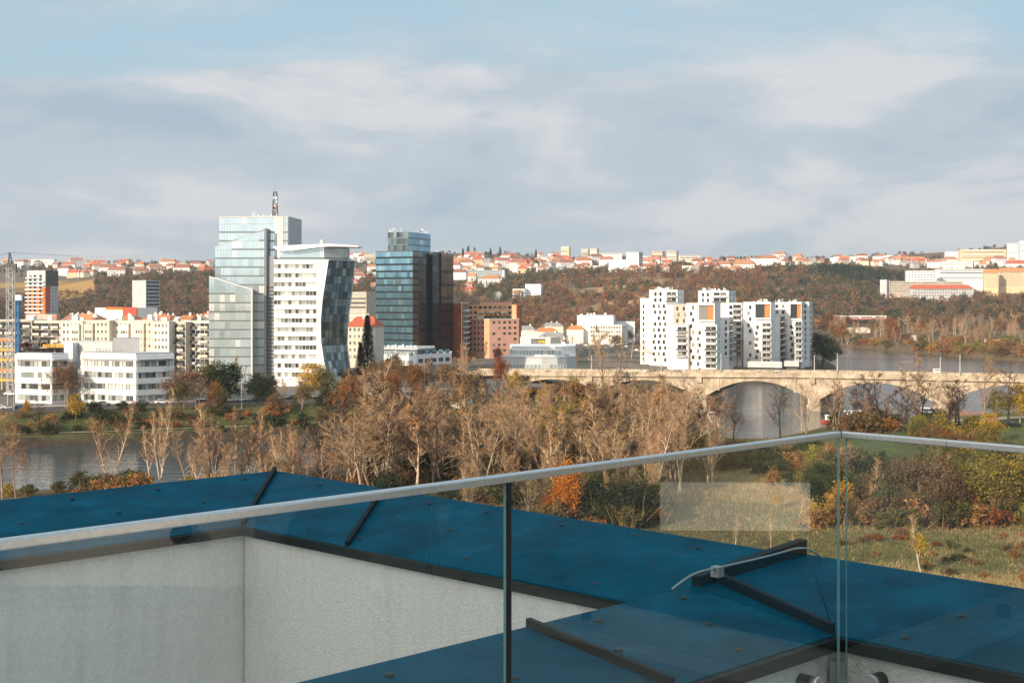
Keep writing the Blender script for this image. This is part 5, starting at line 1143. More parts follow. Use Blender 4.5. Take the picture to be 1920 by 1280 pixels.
p, zt = m5.vol(1475, 1503, 706, 14, 566.8); m5.recess(p, zt, .25, .98, 8.5); m5.fwin(p, zt, 8, [.3], first=12, alt=.08); m5.vents(p, zt, 8); m5.fwin(p, zt, 9, [.3, .7], side=True, w=1.4)
p2, z2 = m5.vol(1490, 1504, 698, 9, 601); m5.balconies(p2, z2, 7, .05, .98, 3.0); p, zt = m5.vol(1503, 1517, 716, 12, 566.5); m5.fwin(p, zt, 10, [.4], w=1.5); m5.fwin(p, zt, 10, [.3, .7], side=True)
m5.prism('terrace_deck', blockpts(1474, 1496, 690, 8), 4, 8.5, 'dgrey'); m5.prism('terrace_rail', blockpts(1470, 1498, 688, .3), 6, 9, 'lgrey')

# --- far blocks on the hill
def far(label, x0, x1, ytop, ybase, wallm, bands=0, sidex=None, depth=14, roofm=None, cols=0, name='far_block', group='far blocks on the hill', bm_='glass_mix', Yv=None):
    if Yv is None: Yv = hit((x0+x1)/2, ybase)[1]
    A, Bp, C, D = quadpts(x0, Yv+2, x1, Yv-2, depth); zt, z0 = Zp(ytop, Yv), Zp(ybase, Yv)-14
    if sidex: C = V(sidex, Yv+depth); D = A+(C-Bp)
    o = B(label, ((A.x+Bp.x)/2, Yv), z0+14, name, 'building', group); o.prism('wall', [A, Bp, C, D], z0, zt, wallm)
    if roofm:
        L3 = lambda p, z: (p.x-o.o.x, p.y-o.o.y, z-o.o.z); mb = MB(); n_ = (D-A).normalized(); r0, r1 = A+n_*depth/2+(Bp-A)*.06, Bp+n_*depth/2-(Bp-A)*.06; zr = zt+4.5
        mb.add([L3(A-n_, zt), L3(Bp-n_, zt), L3(C+n_, zt), L3(D+n_, zt), L3(r0, zr), L3(r1, zr)], [(0,1,5,4),(2,3,4,5),(1,2,5),(3,0,4),(3,2,1,0)]); part('roof', mb, M[roofm], o.t)
    else: o.roofslab([A, Bp, C, D], zt, .5, .2, 'lgrey')
    if cols: o.grid(A, Bp, zt-bands*3.1, bands, 3.1, cols, (Bp-A).length*.55/cols, 1.6, .03, .03, .8, 1, 'frame_w', 'glass_dark')
    elif bands:
        o.band(A, Bp, [zt-2.2-i*3.0 for i in range(bands)], 1.35, bm_, 'window_band', .05, .05, .04)
        if sidex: o.band(Bp, C, [zt-2.2-i*3.0 for i in range(bands)], 1.35, 'glass_dark', 'window_band', .08, .08, .04)
    return o
far('tall yellow tower block on the skyline, leftmost of the far towers', 1052, 1067, 462.5, 491, 'sand', 10, 1070); far('beige tower block on the skyline, left of a close pair', 1089.5, 1103, 467, 490, 'beige', 8, 1106); far('cream tower block on the skyline, right of a close pair', 1106, 1119, 466.5, 492, 'cream2', 8, 1123)
far('white and blue mid-rise below the skyline towers', 1142, 1174, 487, 511, 'white2', 8, 1177, bm_='paleblue'); far('pale blue stepped tower block with a blue shaded side', 1174, 1198, 473, 511, 'paleblue', 12, 1205, bm_='white2')
far('yellow tower block on the skyline right of the blue one, left of a pair', 1223, 1242, 471.5, 494, 'sand', 8, 1247); far('cream tower block on the skyline, right of a pair beside the yellow one', 1251, 1268, 470.5, 494, 'cream2', 8, 1272)
far('long low pale slab on the skyline right of the tower pair', 1273, 1312, 479, 492, 'cream2', 4); far('long low pale slab on the skyline behind the close pair', 1124, 1166, 475, 486, 'white', 3); far('long pale slab on the skyline between the blue tower and the yellow pair', 1205, 1224, 480, 492, 'beige', 4)
far('white end block of the long panel slab on the right skyline', 1773, 1800, 472, 488, 'white2', 5, bm_='paleblue'); far('long sandy panel slab on the right skyline', 1800.5, 1887, 468, 488, 'sand', 6); far('pale green glass hospital tower at the right edge of the skyline', 1888, 1910, 456, 488, 'paleblue', 9, 1914, bm_='curtain_low'); far('white banded tower at the right edge of the skyline', 1912, 1935, 452, 488, 'white2', 10)
far('white hospital block with a grid of windows on the right hill', 1701, 1756, 508, 529, 'white2', 4, cols=9, group='hospital on the right hill', Yv=1660); far('long white hospital wing with blue end on the right hill', 1757, 1851, 505, 531, 'white2', 5, group='hospital on the right hill', Yv=1690); far('long grey hospital slab with three window rows lowest on the right hill', 1663, 1806, 528, 553, 'beige', 4, cols=30, group='hospital on the right hill', Yv=1570); far('blank grey stair end of the long hospital slab', 1650, 1662.5, 525, 553, 'lgrey', 0, group='hospital on the right hill', Yv=1568)
far('pale villa row with a dark red roof in front of the hospital slab', 1707, 1826, 541, 557, 'lgrey', 3, roofm='tile_red', cols=22, group='hospital on the right hill', Yv=1535); far('orange hospital building with red hipped roof at the right edge', 1845, 1872, 511, 543, 'sand', 6, roofm='tile2', cols=6, group='hospital on the right hill', Yv=1620); far('long orange hospital wing with red roof at the right edge', 1873, 1935, 509, 543, 'sand', 6, roofm='tile2', cols=12, group='hospital on the right hill', Yv=1640)
far('cream school with a long orange roof on the right hill', 1671, 1738, 486, 496, 'cream2', 3, roofm='tile2', cols=14, Yv=2250); far('low white slab below the long panel block', 1767, 1824, 490, 500, 'white2', 2, Yv=2050); far('white building with a red roof above the orange hospital', 1888, 1925, 494, 505, 'white2', 3, roofm='tile_red', Yv=2000); far('long beige school on the ridge above the pine wood', 1505, 1565, 495, 504, 'beige', 2, Yv=2000); far('long pale blue block among trees right of the mirrored tower', 852, 946, 507, 520, 'paleblue', 4, Yv=1980); far('small white villa block with a blue front on the green slope', 985, 1014, 533, 545, 'white2', 3, bm_='paleblue', Yv=1640)
far('long white slab behind the curved tower', 659, 704, 511, 522, 'white', 3, Yv=1950); far('pale tower block left of the mirrored tower', 662, 678, 475, 498, 'cream2', 6, Yv=2350); far('wider pale tower block left of the mirrored tower', 682, 704, 477, 500, 'beige', 6, Yv=2300); far('white barrel-roofed hall on the left hill', 286, 316, 503, 511, 'white2', 0, Yv=2150); far('long white block on the left skyline by the glass tower', 356, 398, 498, 508, 'cream2', 3, Yv=2200); far('sandy school building on the left skyline', 198, 224, 500, 507, 'sand', 2, Yv=2250); far('white stadium hall with a zigzag truss on the left skyline', 58, 101, 486.5, 496, 'white2', 1, Yv=2650)
# --- houses on the hillsides
houses = []
def make_house(wm_, rm_, w, d, h, flat=False):
    r = thing('hillside_house', '', 'house'); mb = MB(); mb.box(-w/2, w/2, -d/2, d/2, -4, h); part('wall', mb, M[wm_], r); mb = MB()
    if flat: mb.box(-w/2-.2, w/2+.2, -d/2-.2, d/2+.2, h+.003, h+.4)
    else: mb.add([(-w/2-.5,-d/2-.6,h-.2),(w/2+.5,-d/2-.6,h-.2),(w/2+.5,d/2+.6,h-.2),(-w/2-.5,d/2+.6,h-.2),(-w/2+w*.12,0,h+d*.42),(w/2-w*.12,0,h+d*.42)], [(0,1,5,4),(2,3,4,5),(1,2,5),(3,0,4),(3,2,1,0)])
    rf = part('roof', mb, M[rm_], r)
    if not flat: mb = MB(); mb.box(-.4, .4, -.4, .4, h, h+d*.42+1); part('chimney', mb, M['cream2'], rf, (w*.2, d*.12, 0))
    wn = winmesh(1.3, 1.5, 1, 'frame_w', 'glass_dark')
    for fl in range(int(h//3)):
        for k in range(max(2, int(w/3.2))): link('window', wn, r, (-w/2+w*(k+.5)/max(2, int(w/3.2)), -d/2-.005, .9+3*fl))
    return r
protos = [(make_house('white', 'tile', 11, 9, 6.5), 'white house with an orange roof'), (make_house('cream', 'tile', 13, 10, 7), 'cream house with an orange roof'), (make_house('cream2', 'tile2', 10, 9, 6), 'pale house with a bright orange roof'), (make_house('white2', 'roofgrey', 14, 11, 9, True), 'white flat-roofed house'), (make_house('sand', 'tile_red', 16, 10, 7.5), 'sandy house with a red roof'), (make_house('white2', 'tile', 22, 11, 10), 'white apartment house with an orange roof'), (make_house('lgrey', 'roofgrey', 10, 9, 6.5), 'grey-roofed house')]
usedp = set()
def house_at(x, y, where, sc=1.0):
    k = R.choice((0, 0, 1, 1, 2, 3, 4, 5, 5, 6)); r, l_ = protos[k]; q = hit(x, y); lab = '%s %s' % (l_, where); rz = R.gauss(-.15, .45)
    if k not in usedp: usedp.add(k); r.location = q; r.rotation_euler = (0, 0, rz); r.scale = (sc,)*3; r['label'] = lab; r['group'] = 'houses '+where
    else: dup(r, q, rz, sc*R.uniform(.85, 1.2), lab, 'houses '+where)
for x0, x1, y0, y1, n_, where in ((850, 1062, 483, 512, 92, 'on the dense hillside left of the skyline towers'), (1060, 1410, 490, 514, 84, 'on the hillside below the skyline towers'), (1400, 1700, 487, 499, 40, 'on the ridge behind the pine wood'), (112, 398, 494, 522, 58, 'on the left skyline hill'), (-20, 112, 495, 503, 10, 'at the far left of the skyline'), (656, 704, 482, 545, 16, 'between the curved and mirrored towers'), (855, 1010, 520, 566, 12, 'among trees right of the mirrored tower'), (1690, 1940, 494, 503, 26, 'above the hospital on the right hill')):
    for i in range(n_): house_at(R.uniform(x0, x1), y0+(y1-y0)*R.random()**.8, where, 1.0)
for k, (r, l_) in enumerate(protos):
    if k not in usedp:
        for c in list(r.children): bpy.data.objects.remove(c)
        bpy.data.objects.remove(r)
# --- red and white train on the embankment, sheds by the far bank
tr_ = None
for i, (x0, x1) in enumerate(((1565, 1588), (1589, 1612), (1613, 1637), (1638, 1662))):
    Yv = 1330; A, Bp, C, D = quadpts(x0, Yv, x1, Yv, 3.0); o = B('%s carriage of the red and white train below the right hill' % ('first', 'second', 'third', 'last')[i], Wp((x0+x1)/2, Yv), Zp(598, Yv), 'train_carriage', 'train', 'train'); zb = Zp(596.5, Yv)
    o.prism('body', [A, Bp, C, D], zb-1.2, zb+2.6, 'white2'); o.prism('red_stripe', [A+Vector((.2 if i else -.05, -.06)), A+(Bp-A)*(.45 if i in (0,) else .999)+Vector((0, -.06)), A+(Bp-A)*(.45 if i == 0 else .999)+Vector((0, -.004)), A+Vector((.2, -.004))], zb-1.0, zb+.2 if i else zb+2.4, 'red'); o.band(A, Bp, [zb+.5], 1.0, 'glass_dark', 'window_band', .05, .05, .09)
for lab, x0, x1, yt, yb in (('low white shed roof by the far bank', 1583, 1632, 615, 624), ('white tent roof behind the far bank trees', 1686, 1700, 600, 608), ('white caravan roof behind the far bank scrub, left one', 1665, 1680, 634, 640), ('white caravan roof behind the far bank scrub, middle one', 1700, 1718, 630, 640), ('white boat shed behind the far bank scrub, right one', 1853, 1882, 638, 650)):
    q = hit((x0+x1)/2, yb); A, Bp, C, D = quadpts(x0, q[1], x1, q[1], 8); o = B(lab, (q[0], q[1]), q[2], 'shed', 'shed', 'sheds by the far bank'); zt = Zp(yt, q[1]); o.prism('wall', [A, Bp, C, D], q[2]-1, zt, 'cream2'); o.roofslab([A, Bp, C, D], zt, .5, .6, 'white2')

# --- small hut, fence and jetty
q = hit(864, 768); o = B('small white flat-roofed hut on the bank among bare trees', (q[0], q[1]), q[2], 'small_hut', 'hut'); A, Bp, C = V(843, q[1]), V(861, q[1]-1), V(886, q[1]+3); D = A+(C-Bp); zt = Zp(738, q[1]); o.prism('wall', [A, Bp, C, D], q[2]-1, zt, 'cream2'); o.roofslab([A, Bp, C, D], zt, .3, .5, 'white2'); o.wins(Bp, C, [q[2]+.2], [.35], winmesh(1.0, 2.1, 1, 'frame_d', 'glass_dark'), 'door')
fe = thing('green_fence', 'thin green mesh fence right of the small hut', 'fence', hit(896, 768))
for i in range(18):
    a = hit(896+i*3.1, 768-i*.1); mb = MB(); mb.tube([(0, 0, -.3), (0, 0, 2.2)], .05, 5); part('post', mb, M['lgrey'], fe, Vector(a)-fe.location)
a, b = Vector(hit(896, 768))-fe.location, Vector(hit(949, 766))-fe.location; mb = MB()
for k in range(9): mb.tube([a+Vector((0, 0, .2+k*.22)), b+Vector((0, 0, .2+k*.22))], .018, 3)
part('rail', mb, mat('green wire', (.08, .2, .12), .5), fe)
jx, jy = Wp(1580, 470)
jt = thing('pontoon_jetty', 'wooden pontoon jetty with a red-framed hut among the bare trees', 'jetty', (jx-8, 447, 0), -.3)
for i in range(22): mb = MB(); mb.box(i*1.1, i*1.1+1.02, -2, 2, .45, .6); part('plank', mb, M['wood'], jt)
mb = MB(); mb.box(0, 24, -1.9, 1.9, -.4, .44); part('float', mb, M['concrete'], jt)
mb = MB()
for x in (3, 6.5):
    for y in (-1.4, 1.4): mb.tube([(x, y, .6), (x, y, 3.3)], .12, 5)
for z in (1.5, 3.3): mb.tube([(3, -1.4, z), (6.5, -1.4, z)], .1, 5); mb.tube([(3, 1.4, z), (6.5, 1.4, z)], .1, 5)
part('hut_frame', mb, M['red'], jt); mb = MB(); mb.box(2.7, 6.8, -1.8, 1.8, 3.42, 3.6); part('hut_roof', mb, M['white2'], jt)
def boat(lab, x, y, L_, m, cab):
    Yv = H*F/(y-560); X = (x-960)*Yv/F; bo = thing('moored_boat', lab, 'boat', (X, Yv, 0), R.uniform(-.4, .2), 'moored boats'); mb = MB(); w = L_*.16
    secs = [(-.5, w*.8), (-.2, w), (.2, w), (.42, w*.5), (.5, .03)]
    vs = []; fs = []
    for f, ww in secs: vs += [(f*L_, -ww, .9), (f*L_, -ww*.6, -.2), (f*L_, ww*.6, -.2), (f*L_, ww, .9)]
    for i in range(len(secs)-1):
        for k in range(3): fs.append((i*4+k, i*4+k+1, i*4+4+k+1, i*4+4+k))
        fs.append((i*4+3, i*4, i*4+4, i*4+7))
    fs.append((0, 3, 2, 1)); mb.add(vs, fs); part('hull', mb, M[m], bo); mb = MB(); mb.box(-L_*.35, L_*.12, -w*.7, w*.7, .905, 2.5); part('cabin', mb, M[cab], bo); mb = MB(); mb.box(-L_*.37, L_*.14, -w*.75, w*.75, 2.51, 2.62); part('cabin_roof', mb, M['white2'], bo)
    mb = MB(); mb.box(-L_*.3, L_*.07, -w*.705, w*.705, 1.5, 2.2); part('window', mb, M['glass_dark'], bo); return bo
boat('white cabin boat moored among the bare trees by the jetty', 1618, 783, 9, 'white2', 'white2'); boat('red and white boat moored at the jetty', 1566, 792, 9, 'red', 'white2'); boat('dark green houseboat moored under the right bare trees', 1752, 778, 13, 'dgrey', 'grey'); boat('small white motorboat on the water between the left arches', 1337, 786, 5, 'white2', 'lgrey'); boat('small grey boat on the far river reach', 1760, 700, 8, 'lgrey', 'white2')
# planks of the landing stage with a slanted white roof
ls = thing('landing_hut', 'white slanted roof of a landing hut peeking above the glass corner', 'hut', (*Wp(1605, 395), hz1(*Wp(1605, 395))), -.3); mb = MB(); mb.box(-2, 2, -1.5, 1.5, -.5, 2.2); part('wall', mb, M['cream2'], ls); mb = MB(); mb.add([(-2.6,-2,3.4),(-1.6,-2,3.6),(2.6,-2,1.9),(2.6,2,1.9),(-1.6,2,3.6),(-2.6,2,3.4),(2.6,-2,1.7),(2.6,2,1.7),(-2.6,-2,3.1),(-2.6,2,3.1)], [(0,1,4,5),(1,2,3,4),(0,8,6,2,1),(5,4,3,7,9),(8,9,7,6)]); part('roof', mb, M['white2'], ls)

# ------------------------------------------------------------------ vegetation
rng = np.random.default_rng(11)
def unit(v): return v/np.maximum(np.linalg.norm(v, axis=-1, keepdims=True), 1e-9)
def twig_tris(P, Dv, Ln, w):                  # thin triangles from P along Dv
    n = len(P); s = unit(np.cross(Dv, unit(rng.normal(size=(n, 3))))); w = np.broadcast_to(w, (n,))[:, None]
    return np.stack([P-s*w/2, P+s*w/2, P+Dv*np.broadcast_to(Ln, (n,))[:, None]], 1).reshape(-1, 3)
def leaf_quads(P, size):
    n = len(P); a = unit(rng.normal(size=(n, 3))); b = unit(np.cross(a, unit(rng.normal(size=(n, 3))))); s = np.broadcast_to(size, (n,))[:, None]
    return np.stack([P-a*s*.5, P+b*s*.42, P+a*s*.5, P-b*s*.42], 1).reshape(-1, 3)
def bare(h, spread, columnar, nl, seed, stems=1, clear=.2, tw=.055, dens=1.2):
    rg = random.Random(seed); tk = MB(); P, Dd, Ll, Wd = [], [], [], []
    def bend(p, d, ln, n, up, wob):
        pts = [p]; 
        for i in range(n):
            d = (d+Vector((rg.gauss(0, wob), rg.gauss(0, wob), rg.gauss(0, wob)+up))).normalized(); p = p+d*ln/n; pts.append(p)
        return pts
    for s in range(stems):
        b = Vector((rg.uniform(-.6, .6), rg.uniform(-.6, .6), -.4)) if stems > 1 else Vector((0, 0, -.4)); lean = .16 if stems > 1 else .05
        d0 = Vector((rg.gauss(0, lean), rg.gauss(0, lean), 1)).normalized(); hh = h*(1 if s == 0 else rg.uniform(.65, .95)); r0 = h*.0165*(1 if stems == 1 else .72)
        tp = bend(b, d0, hh*.92, 9, .05, .05); tr_ = [r0*(1-.9*i/9) for i in range(10)]; tk.tube(tp, tr_, 6, cap=False)
        for k in range(int(nl/stems)):
            f = clear+(1-clear)*(k+.5)/(nl/stems)+rg.uniform(-.03, .03); f = min(max(f, .05), .985); i = f*9; j = min(int(i), 8); p = tp[j].lerp(tp[j+1], i-j); az = rg.random()*6.283
            tilt = (rg.uniform(.22, .52) if columnar else rg.uniform(.55, 1.15))*(1-.25*f); dv = Vector((math.cos(az)*math.sin(tilt), math.sin(az)*math.sin(tilt), math.cos(tilt)))
            ln = h*(spread*(1.15-f*.8))*rg.uniform(.7, 1.15); rl = max(tr_[j]*rg.uniform(.45, .68), .05)
            lp = bend(p, dv, ln, 5, .09 if columnar else .05, .13); tk.tube(lp, [rl*(1-.85*q/5) for q in range(6)], 4, cap=False)
            for m in range(int(6*dens)):
                f2 = rg.uniform(.22, 1.0); i2 = f2*5; j2 = min(int(i2), 4); p2 = lp[j2].lerp(lp[j2+1], i2-j2); dl = (lp[j2+1]-lp[j2]).normalized(); d2_ = (dl+Vector((rg.gauss(0, .55), rg.gauss(0, .55), rg.gauss(.12, .4)))).normalized(); l2 = ln*rg.uniform(.28, .55)*(1.15-.5*f2)
                bp = bend(p2, d2_, l2, 3, .04, .16); tk.tube(bp, [.045, .036, .028, .015], 3, cap=False)
                for q in range(int(13*dens)):
                    f3 = rg.uniform(.1, 1)*3; j3 = min(int(f3), 2); p3 = bp[j3].lerp(bp[j3+1], f3-j3); d3 = ((bp[j3+1]-bp[j3]).normalized()+Vector((rg.gauss(0, .6), rg.gauss(0, .6), rg.gauss(.15, .45)))).normalized()
                    P.append(p3); Dd.append(d3); Ll.append(rg.uniform(.35, 1.0)*h*.062); Wd.append(tw)
    return tk, np.array(P), np.array(Dd), np.array(Ll), np.array(Wd)
def tree_proto(name, h, bm_, tm_, **k):
    tk, P, Dd, Ll, Wd = bare(h, **k); r = thing(name, '', 'tree'); part('trunk', tk, M[bm_], r, smooth=True)
    link('crown', np_mesh(twig_tris(P, Dd, Ll, Wd), 3, M[tm_], 'crown'), r); return r
def clumps(n, rx, rz, cz, nleaf, cl, seed, shell=.35):
    r_ = np.random.default_rng(seed); u = unit(r_.normal(size=(n, 3))); rad_ = (shell+(1-shell)*r_.random(n))[:, None]; c = u*rad_*np.array([rx, rx, rz])+np.array([0, 0, cz]); c[:, :2] *= (1-.35*np.clip((c[:, 2:3]-cz)/rz, -1, 1))
    k = r_.integers(0, n, nleaf); return c[k]+r_.normal(size=(nleaf, 3))*cl*(.6+.8*r_.random(n)[k])[:, None]
def leafy_proto(name, h, rx, bm_, lm_, seed, nleaf=4200, ls=.32, clear=.18, twiggy=True):
    rz = h*(1-clear)/2; cz = h*clear+rz; P = clumps(46, rx, rz*.95, cz, nleaf, h*.055, seed); P = P[P[:, 2] > .15]; r = thing(name, '', 'tree')
    tk, tp, td, tl, tw_ = bare(h*.92, .34, False, 12, seed, clear=.22, dens=.6); part('trunk', tk, M[bm_], r, smooth=True)
    link('crown', np_mesh(leaf_quads(P, ls*(.6+.8*rng.random(len(P)))), 4, M[lm_], 'crown'), r)
    if twiggy: link('twigs', np_mesh(twig_tris(tp, td, tl, tw_), 3, M[bm_], 'twigs'), r)
    return r
def shrub_proto(name, h, rx, lm_, seed, n=1500, ls=.26):
    P = clumps(22, rx, h*.5, h*.48, n, h*.10, seed, .3); P = P[P[:, 2] > .03]; r = thing(name, '', 'shrub'); link('foliage', np_mesh(leaf_quads(P, ls*(.6+.8*rng.random(len(P)))), 4, M[lm_], 'foliage'), r)
    k = 60; B0_ = np.zeros((k, 3)); B0_[:, :2] = rng.normal(size=(k, 2))*rx*.25; dv = unit(np.column_stack([rng.normal(size=(k, 2))*.55, np.ones(k)])); link('stems', np_mesh(twig_tris(B0_, dv, h*rng.uniform(.6, 1.15, k), .06), 3, M['twig'], 'stems'), r); return r
def conifer_proto(name, h, seed):
    r_ = np.random.default_rng(seed); r = thing(name, '', 'tree'); tk = MB(); tk.tube([(0, 0, -.4), (0, 0, h*.5), (0, 0, h)], [h*.014, h*.009, .02], 6); part('trunk', tk, M['bark_dark'], r)
    n = 5200; f = r_.random(n)**.75; z = h*(.06+.92*f); R0 = h*.24*(1-f)**.85+.15; az = r_.integers(0, 22, n)*.2856*1.0+np.floor(z*1.6)*1.7+r_.normal(size=n)*.13; rr_ = R0*np.sqrt(r_.random(n)); P = np.column_stack([np.cos(az)*rr_, np.sin(az)*rr_, z-rr_*.28]); dv = unit(np.column_stack([np.cos(az), np.sin(az), -.25+r_.normal(size=n)*.35]))
    s = unit(np.cross(dv, np.tile([0, 0, 1.0], (n, 1)))); L_ = (.35+.4*r_.random(n))[:, None]; V_ = np.stack([P-s*.13, P+dv*L_, P+s*.13, P-dv*.12], 1).reshape(-1, 3); link('crown', np_mesh(V_, 4, M['l_conifer'], 'crown'), r); return r
PT = {}
PT['bare'] = [tree_proto('bare_tree', 15, 'bark', 'twig', spread=.46, columnar=False, nl=16, seed=i, clear=.3, stems=1+i) for i in range(3)]
PT['dark'] = [tree_proto('dark_bare_tree', 15, 'bark_dark', 'twig_dark', spread=.40, columnar=False, nl=14, seed=20+i, clear=.25, stems=1+i) for i in range(2)]
PT['poplar'] = [tree_proto('poplar_tree', 17, 'bark_pale', 'twig', spread=.34, columnar=True, nl=24, seed=40+i, clear=.16, stems=2+i) for i in range(3)]
PT['slim'] = [tree_proto('slender_tree', 14, 'bark_pale', 'twig_rust', spread=.30, columnar=True, nl=14, seed=60+i, clear=.25, dens=1.0) for i in range(2)]
PT['big'] = [tree_proto('spreading_tree', 18, 'bark_pale', 'twig', spread=.42, columnar=False, nl=20, seed=80, clear=.15, stems=4)]
PT['rust'] = [leafy_proto('rust_tree', 11, 3.4, 'bark', 'l_rust', 101), leafy_proto('brown_tree', 12, 4.2, 'bark', 'l_brown', 102)]
PT['brown'] = [leafy_proto('brown_tree', 12, 4.6, 'bark', 'l_brown', 111, 3600)]
PT['olive'] = [leafy_proto('olive_tree', 10, 3.6, 'bark', 'l_olive', 121), leafy_proto('olive_tree', 11, 4.0, 'bark_dark', 'l_olive', 122, 3400)]
PT['green'] = [leafy_proto('dark_green_tree', 10, 3.8, 'bark_dark', 'l_green', 131, 5000)]
PT['yellow'] = [leafy_proto('yellow_tree', 9, 2.6, 'bark', 'l_yellow', 141, 3200, .28), leafy_proto('yellow_green_tree', 10, 3.0, 'bark', 'l_ygreen', 142, 2600, .28)]
PT['orange'] = [leafy_proto('orange_tree', 11, 2.6, 'bark', 'l_orange', 151, 3800, .28, .04)]
PT['conifer'] = [conifer_proto('conifer_tree', 12, 161)]
PT['shrub'] = [shrub_proto('brown_shrub', 3.2, 2.2, 'l_brown', 171), shrub_proto('olive_shrub', 3.0, 2.3, 'l_olive', 172), shrub_proto('rust_shrub', 2.6, 1.9, 'l_rust', 173)]
PT['gshrub'] = [shrub_proto('green_shrub', 3.4, 2.4, 'l_green', 181, 2200)]
PT['yshrub'] = [shrub_proto('yellow_shrub', 2.8, 1.8, 'l_yellow', 191, 1000, .22), shrub_proto('yellow_green_shrub', 3.4, 2.1, 'l_ygreen', 192, 1500)]
PT['oshrub'] = [shrub_proto('orange_shrub', 2.6, 1.8, 'l_hillorange', 195, 1200)]
PH = {'bare': 15, 'dark': 15, 'poplar': 17, 'slim': 14, 'big': 18, 'rust': 11, 'brown': 12, 'olive': 10, 'green': 10, 'yellow': 9, 'orange': 11, 'conifer': 12, 'shrub': 3, 'gshrub': 3.3, 'yshrub': 3, 'oshrub': 2.6}
usedt = set()
KIND = {'bare': ['broad tan bare tree', 'loose tan bare tree', 'round tan bare tree'], 'dark': ['dark-stemmed bare tree', 'dark twin-stemmed bare tree'], 'poplar': ['pale upswept poplar', 'pale three-stemmed poplar', 'pale many-stemmed poplar'], 'slim': ['slender rust-twigged tree', 'slender rust-tinged tree'], 'rust': ['rust-leaved tree', 'brown-leaved tree'], 'brown': ['broad brown-leaved tree'], 'olive': ['olive-leaved tree', 'dull olive tree'], 'green': ['dark green tree'], 'yellow': ['yellow-leaved tree', 'yellow-green tree'], 'shrub': ['brown shrub', 'olive shrub', 'rust shrub'], 'gshrub': ['dark green shrub'], 'yshrub': ['yellow shrub', 'yellow-green shrub'], 'oshrub': ['orange shrub']}
def plant(kind, x, y, hgt, label, group=None, i=None, wide=1.0, at=None):
    k = R.randrange(len(PT[kind])) if i is None else i; r = PT[kind][k]; q = at or hit(x, y)
    if sdist(np.array([q[0]]), np.array([q[1]]))[0] < .5: return None
    s = hgt/PH[kind]; sc = (s*wide, s*wide, s); rz = R.random()*6.28; q = (q[0], q[1], q[2]-.1)
    if (kind, k) in usedt: o = dup(r, q, rz, sc, label)
    else: usedt.add((kind, k)); o = r; o.location = q; o.rotation_euler = (0, 0, rz); o.scale = sc; o['label'] = label
    if group: o['group'] = group
    elif 'group' in o: del o['group']
    return o
def ppx(kind, x, yb, yt, label, group=None, i=None, wide=1.0):     # from its foot and top in the photo
    q = hit(x, yb)
    while sdist(np.array([q[0]]), np.array([q[1]]))[0] < 1.0 and yb < 990: yb += 3; q = hit(x, yb)
    return plant(kind, x, yb, (yb-yt)*q[1]/F, label, group, i, wide, q)
